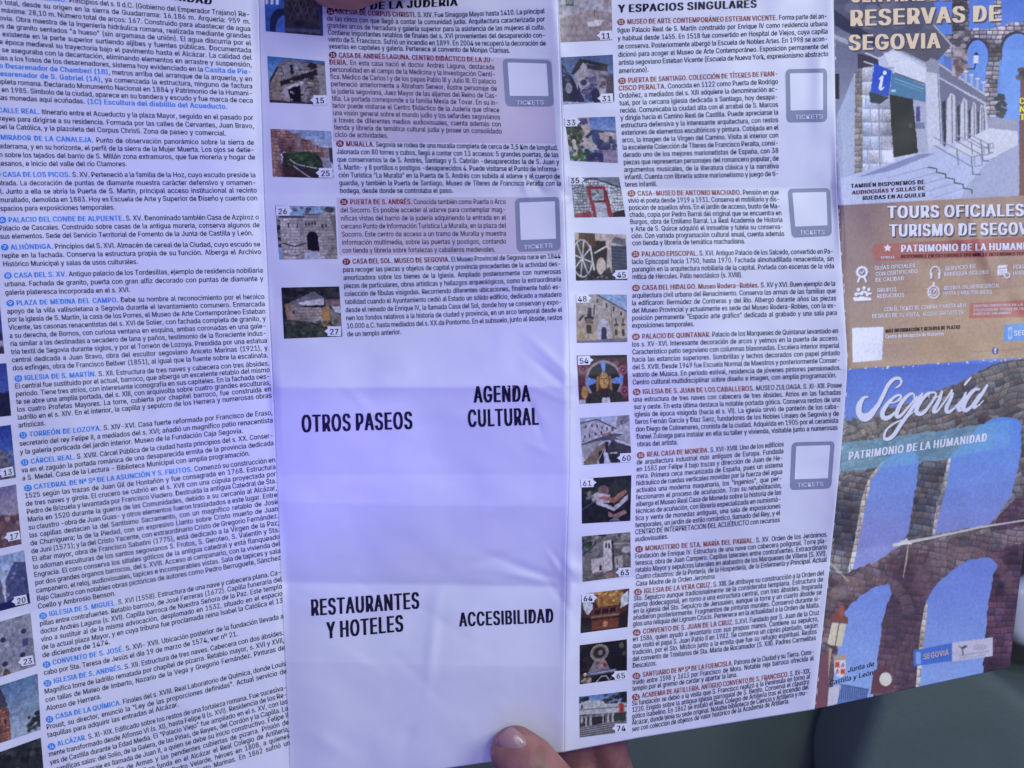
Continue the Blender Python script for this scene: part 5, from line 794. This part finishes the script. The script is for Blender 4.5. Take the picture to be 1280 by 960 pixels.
def hand(name, chains, label, nails, voxel=.0009):
    mb = MB()
    for ch in chains:
        P = [(world(x, y, d), r / 1000) for x, y, d, r in ch]
        for (a, ra), (b, rb) in zip(P[:-1], P[1:]): cone(mb, a, b, ra, rb)
    root = thing(name, tuple(world(*chains[-1][-1][:3])), label, 'hand', 'hands holding the leaflet')
    o = mb.build('skin', [SKIN], root, True)
    r = o.modifiers.new('fuse', 'REMESH'); r.mode = 'VOXEL'; r.voxel_size = voxel; r.use_smooth_shade = True
    s = o.modifiers.new('soften', 'SMOOTH'); s.factor = .5; s.iterations = 9
    for c, ax, up, L, w, rr in nails:
        # curved nail plate: c centre (world), ax = direction to tip, up = outward
        c = np.array(c); ax = np.array(ax, float); ax /= np.linalg.norm(ax); up = np.array(up, float); up -= ax * up.dot(ax); up /= np.linalg.norm(up); sd = np.cross(ax, up)
        V = []; F = []; nu, nv = 13, 15
        for j in range(nv):
            for i in range(nu):
                s_ = (i / (nu - 1) - .5) * 2; t = (j / (nv - 1) - .5) * 2; ws = w * (1 - .32 * abs(t) ** 3.5) ; a_ = s_ * .95
                V.append(c + ax * (t * L * (1 - .18 * s_ * s_) ) + sd * math.sin(a_) * ws * 1.18 + up * ((math.cos(a_) - 1) * rr - .10 * L * max(0, t) ** 2 - .05 * L * t * t - (.0007 if abs(s_) > .99 or t < -.99 else 0)))
        for j in range(nv - 1):
            for i in range(nu - 1): k = j * nu + i; F.append((k, k + 1, k + nu + 1, k + nu))
        nb = MB(); nb.add(V, F); n = nb.build('nail', [NAIL], root, True); m = n.modifiers.new('thickness', 'SOLIDIFY'); m.thickness = .0006; m.offset = 0
    return root
# lower hand: thumb in front of the paper, fingers behind it
thumb = [(644, 940, .2845, 8.5), (662, 955, .2825, 9.2), (694, 986, .281, 8.4), (715, 1010, .281, 9.2), (752, 1072, .284, 10.5), (800, 1150, .292, 13)]
tipd = world(630, 926, .285) - world(668, 962, .2825)
hand('hand', [thumb,
      [(712, 880, .302, 6.2), (716, 925, .304, 7.0), (724, 975, .311, 7.8), (742, 1030, .317, 8.6), (790, 1150, .318, 10)],
      [(752, 862, .303, 6.4), (757, 915, .305, 7.2), (762, 955, .311, 8.0), (778, 1020, .319, 8.8), (826, 1150, .322, 10)],
      [(790, 985, .318, 6.4), (800, 1015, .320, 7.4), (812, 1060, .322, 8.0), (850, 1155, .322, 10)],
      [(818, 1035, .322, 5.6), (832, 1070, .322, 6.4), (846, 1110, .322, 7.0), (876, 1165, .320, 9)],
      [(800, 1150, .300, 16), (826, 1190, .306, 20), (850, 1260, .300, 20)], [(850, 1150, .316, 14), (868, 1210, .312, 18), (866, 1270, .304, 20)],
      [(790, 1150, .312, 12), (876, 1160, .316, 11)], [(850, 1250, .302, 21), (860, 1340, .296, 21), (880, 1480, .285, 24)]],
     'hand at the bottom edge pinching the leaflet, thumb in front and fingers behind', [(world(637.5, 934.5, .2779), tipd, (-.42, -1.0, .10), .0050, .0048, .0052)])
# upper hand: only the tip of its thumb reaches into the picture
t2 = world(400, -14, .288) - world(460, -60, .283)
hand('hand', [[(412, -19, .2885, 7.4), (440, -19, .286, 8.0), (490, -42, .281, 8.6), (545, -80, .280, 9.6), (620, -140, .284, 12)],
      [(440, 10, .312, 6.4), (470, -40, .314, 7.4), (520, -100, .318, 8.4), (600, -180, .318, 10)], [(500, 0, .312, 6.6), (520, -50, .315, 7.6), (560, -110, .319, 8.6), (640, -190, .318, 10)],
      [(556, -10, .312, 6.2), (570, -60, .315, 7.2), (605, -120, .319, 8.2), (680, -195, .318, 10)], [(606, -30, .312, 5.4), (620, -80, .315, 6.2), (655, -130, .318, 7), (710, -195, .316, 9)],
      [(620, -150, .296, 15), (660, -210, .302, 19), (700, -280, .300, 20)], [(700, -190, .314, 12), (710, -240, .310, 17), (720, -290, .302, 20)], [(600, -180, .312, 12), (710, -195, .314, 11)], [(700, -270, .302, 21), (740, -360, .296, 21), (790, -500, .285, 24)]],
     'hand at the top edge of the leaflet, only its brown thumb tip in view', [])
# ------------------------------------------------------------ car interior behind the leaflet
VINYL = mat('grey_vinyl', (.13, .18, .12), .55, .4, bumpamt=.0006, bscale=260, var=.10, vscale=12)
DARKV = mat('dark_trim', (.05, .055, .038), .6, .4, bumpamt=.0006, bscale=300, var=.1, vscale=20)
CARPET = mat('black_carpet', (.012, .012, .013), .95, .2, bumpamt=.002, bscale=500, var=.3, vscale=200)
GLINT = mat('pale_glint', (.88, .93, .88), .3, .5, var=.05)  # near-white: bright window light put into the colour
def cushion(name, pts, thick, m, parent, bev=.03, bulge=.02):
    """pillow: outline (world x, z at given y) extruded backwards, rounded"""
    import bmesh
    bm = bmesh.new(); P = [bm.verts.new(p) for p in pts]; f = bm.faces.new(P); f.normal_update()
    if f.normal.y > 0: f.normal_flip()
    r = bmesh.ops.extrude_face_region(bm, geom=[f]); vs = [v for v in r['geom'] if isinstance(v, bmesh.types.BMVert)]
    for v in vs: v.co += Vector((0, thick, 0))
    bmesh.ops.recalc_face_normals(bm, faces=bm.faces)
    me = bpy.data.meshes.new(name); bm.to_mesh(me); bm.free(); me.materials.append(m); o = link(name, me, parent)
    b = o.modifiers.new('round', 'BEVEL'); b.width = bev; b.segments = 6; b.limit_method = 'NONE'
    me.polygons.foreach_set('use_smooth', [True] * len(me.polygons))
    return o
W3 = lambda x, y, d: Vector(world(x, y, d).tolist())
seat = thing('car_seat', tuple(world(900, 1500, .95)), 'grey-green vinyl car seat blurred behind the third panel, left of the dark gap', 'car seat', 'car seats behind the leaflet')
cushion('backrest', [W3(500, 560, .86), W3(1082, 560, .86), W3(1092, 850, .86), W3(1072, 905, .86), W3(1036, 952, .85), W3(1000, 1200, .84), W3(480, 1200, .84)], .12, VINYL, seat, .035)
cushion('seat_base', [W3(500, 1160, .78), W3(1010, 1160, .78), W3(1010, 1330, .76), W3(480, 1330, .76)], .30, VINYL, seat, .04)
seat2 = thing('car_seat', tuple(world(1250, 1500, .95)), 'grey-green vinyl car seat blurred at the bottom right corner, below the cover panel', 'car seat', 'car seats behind the leaflet')
cushion('backrest', [W3(1112, 560, .74), W3(1150, 500, .74), W3(1230, 760, .74), W3(1238, 838, .74), W3(1300, 880, .74), W3(1520, 940, .74), W3(1520, 1200, .72), W3(1085, 1200, .72), W3(1068, 985, .73), W3(1104, 880, .74)], .12, VINYL, seat2, .03)
cushion('seat_base', [W3(1060, 1180, .66), W3(1520, 1180, .66), W3(1520, 1330, .64), W3(1060, 1330, .64)], .28, VINYL, seat2, .04)
door = thing('door_panel', tuple(world(1420, 1300, 1.0)), 'dark grey car door panel behind the right edge of the leaflet', 'door panel')
cushion('door_trim', [W3(1180, 420, .98), W3(1700, 300, .98), W3(1700, 1240, .98), W3(1180, 1240, .98)], .06, DARKV, door, .02)
cushion('window_glint', [W3(1266, 736, .90), W3(1340, 705, .90), W3(1340, 780, .90), W3(1284, 816, .90), W3(1264, 796, .90)], .03, GLINT, door, .012)  # pale piece added to stand for a bright patch of window light
cushion('armrest', [W3(1236, 838, .90), W3(1600, 900, .90), W3(1600, 990, .90), W3(1236, 930, .90)], .07, VINYL, door, .02)
def box(name, x0, x1, y0, y1, z0, z1, m):
    mb = MB(); v = [(x, y, z) for x in (x0, x1) for y in (y0, y1) for z in (z0, z1)]
    mb.add(v, [(0, 1, 3, 2), (4, 6, 7, 5), (0, 4, 5, 1), (2, 3, 7, 6), (0, 2, 6, 4), (1, 5, 7, 3)]); return mb.build(name, [m])
f = box('floor', -1.2, 1.2, .2, 1.6, .30, .34, CARPET); f['kind'] = 'structure'
w = box('wall', -1.2, 1.2, 1.30, 1.34, .35, 1.9, CARPET); w['kind'] = 'structure'
print('verts', sum(len(o.data.vertices) for o in S.objects if o.type == 'MESH'), 'objs', len(S.objects))
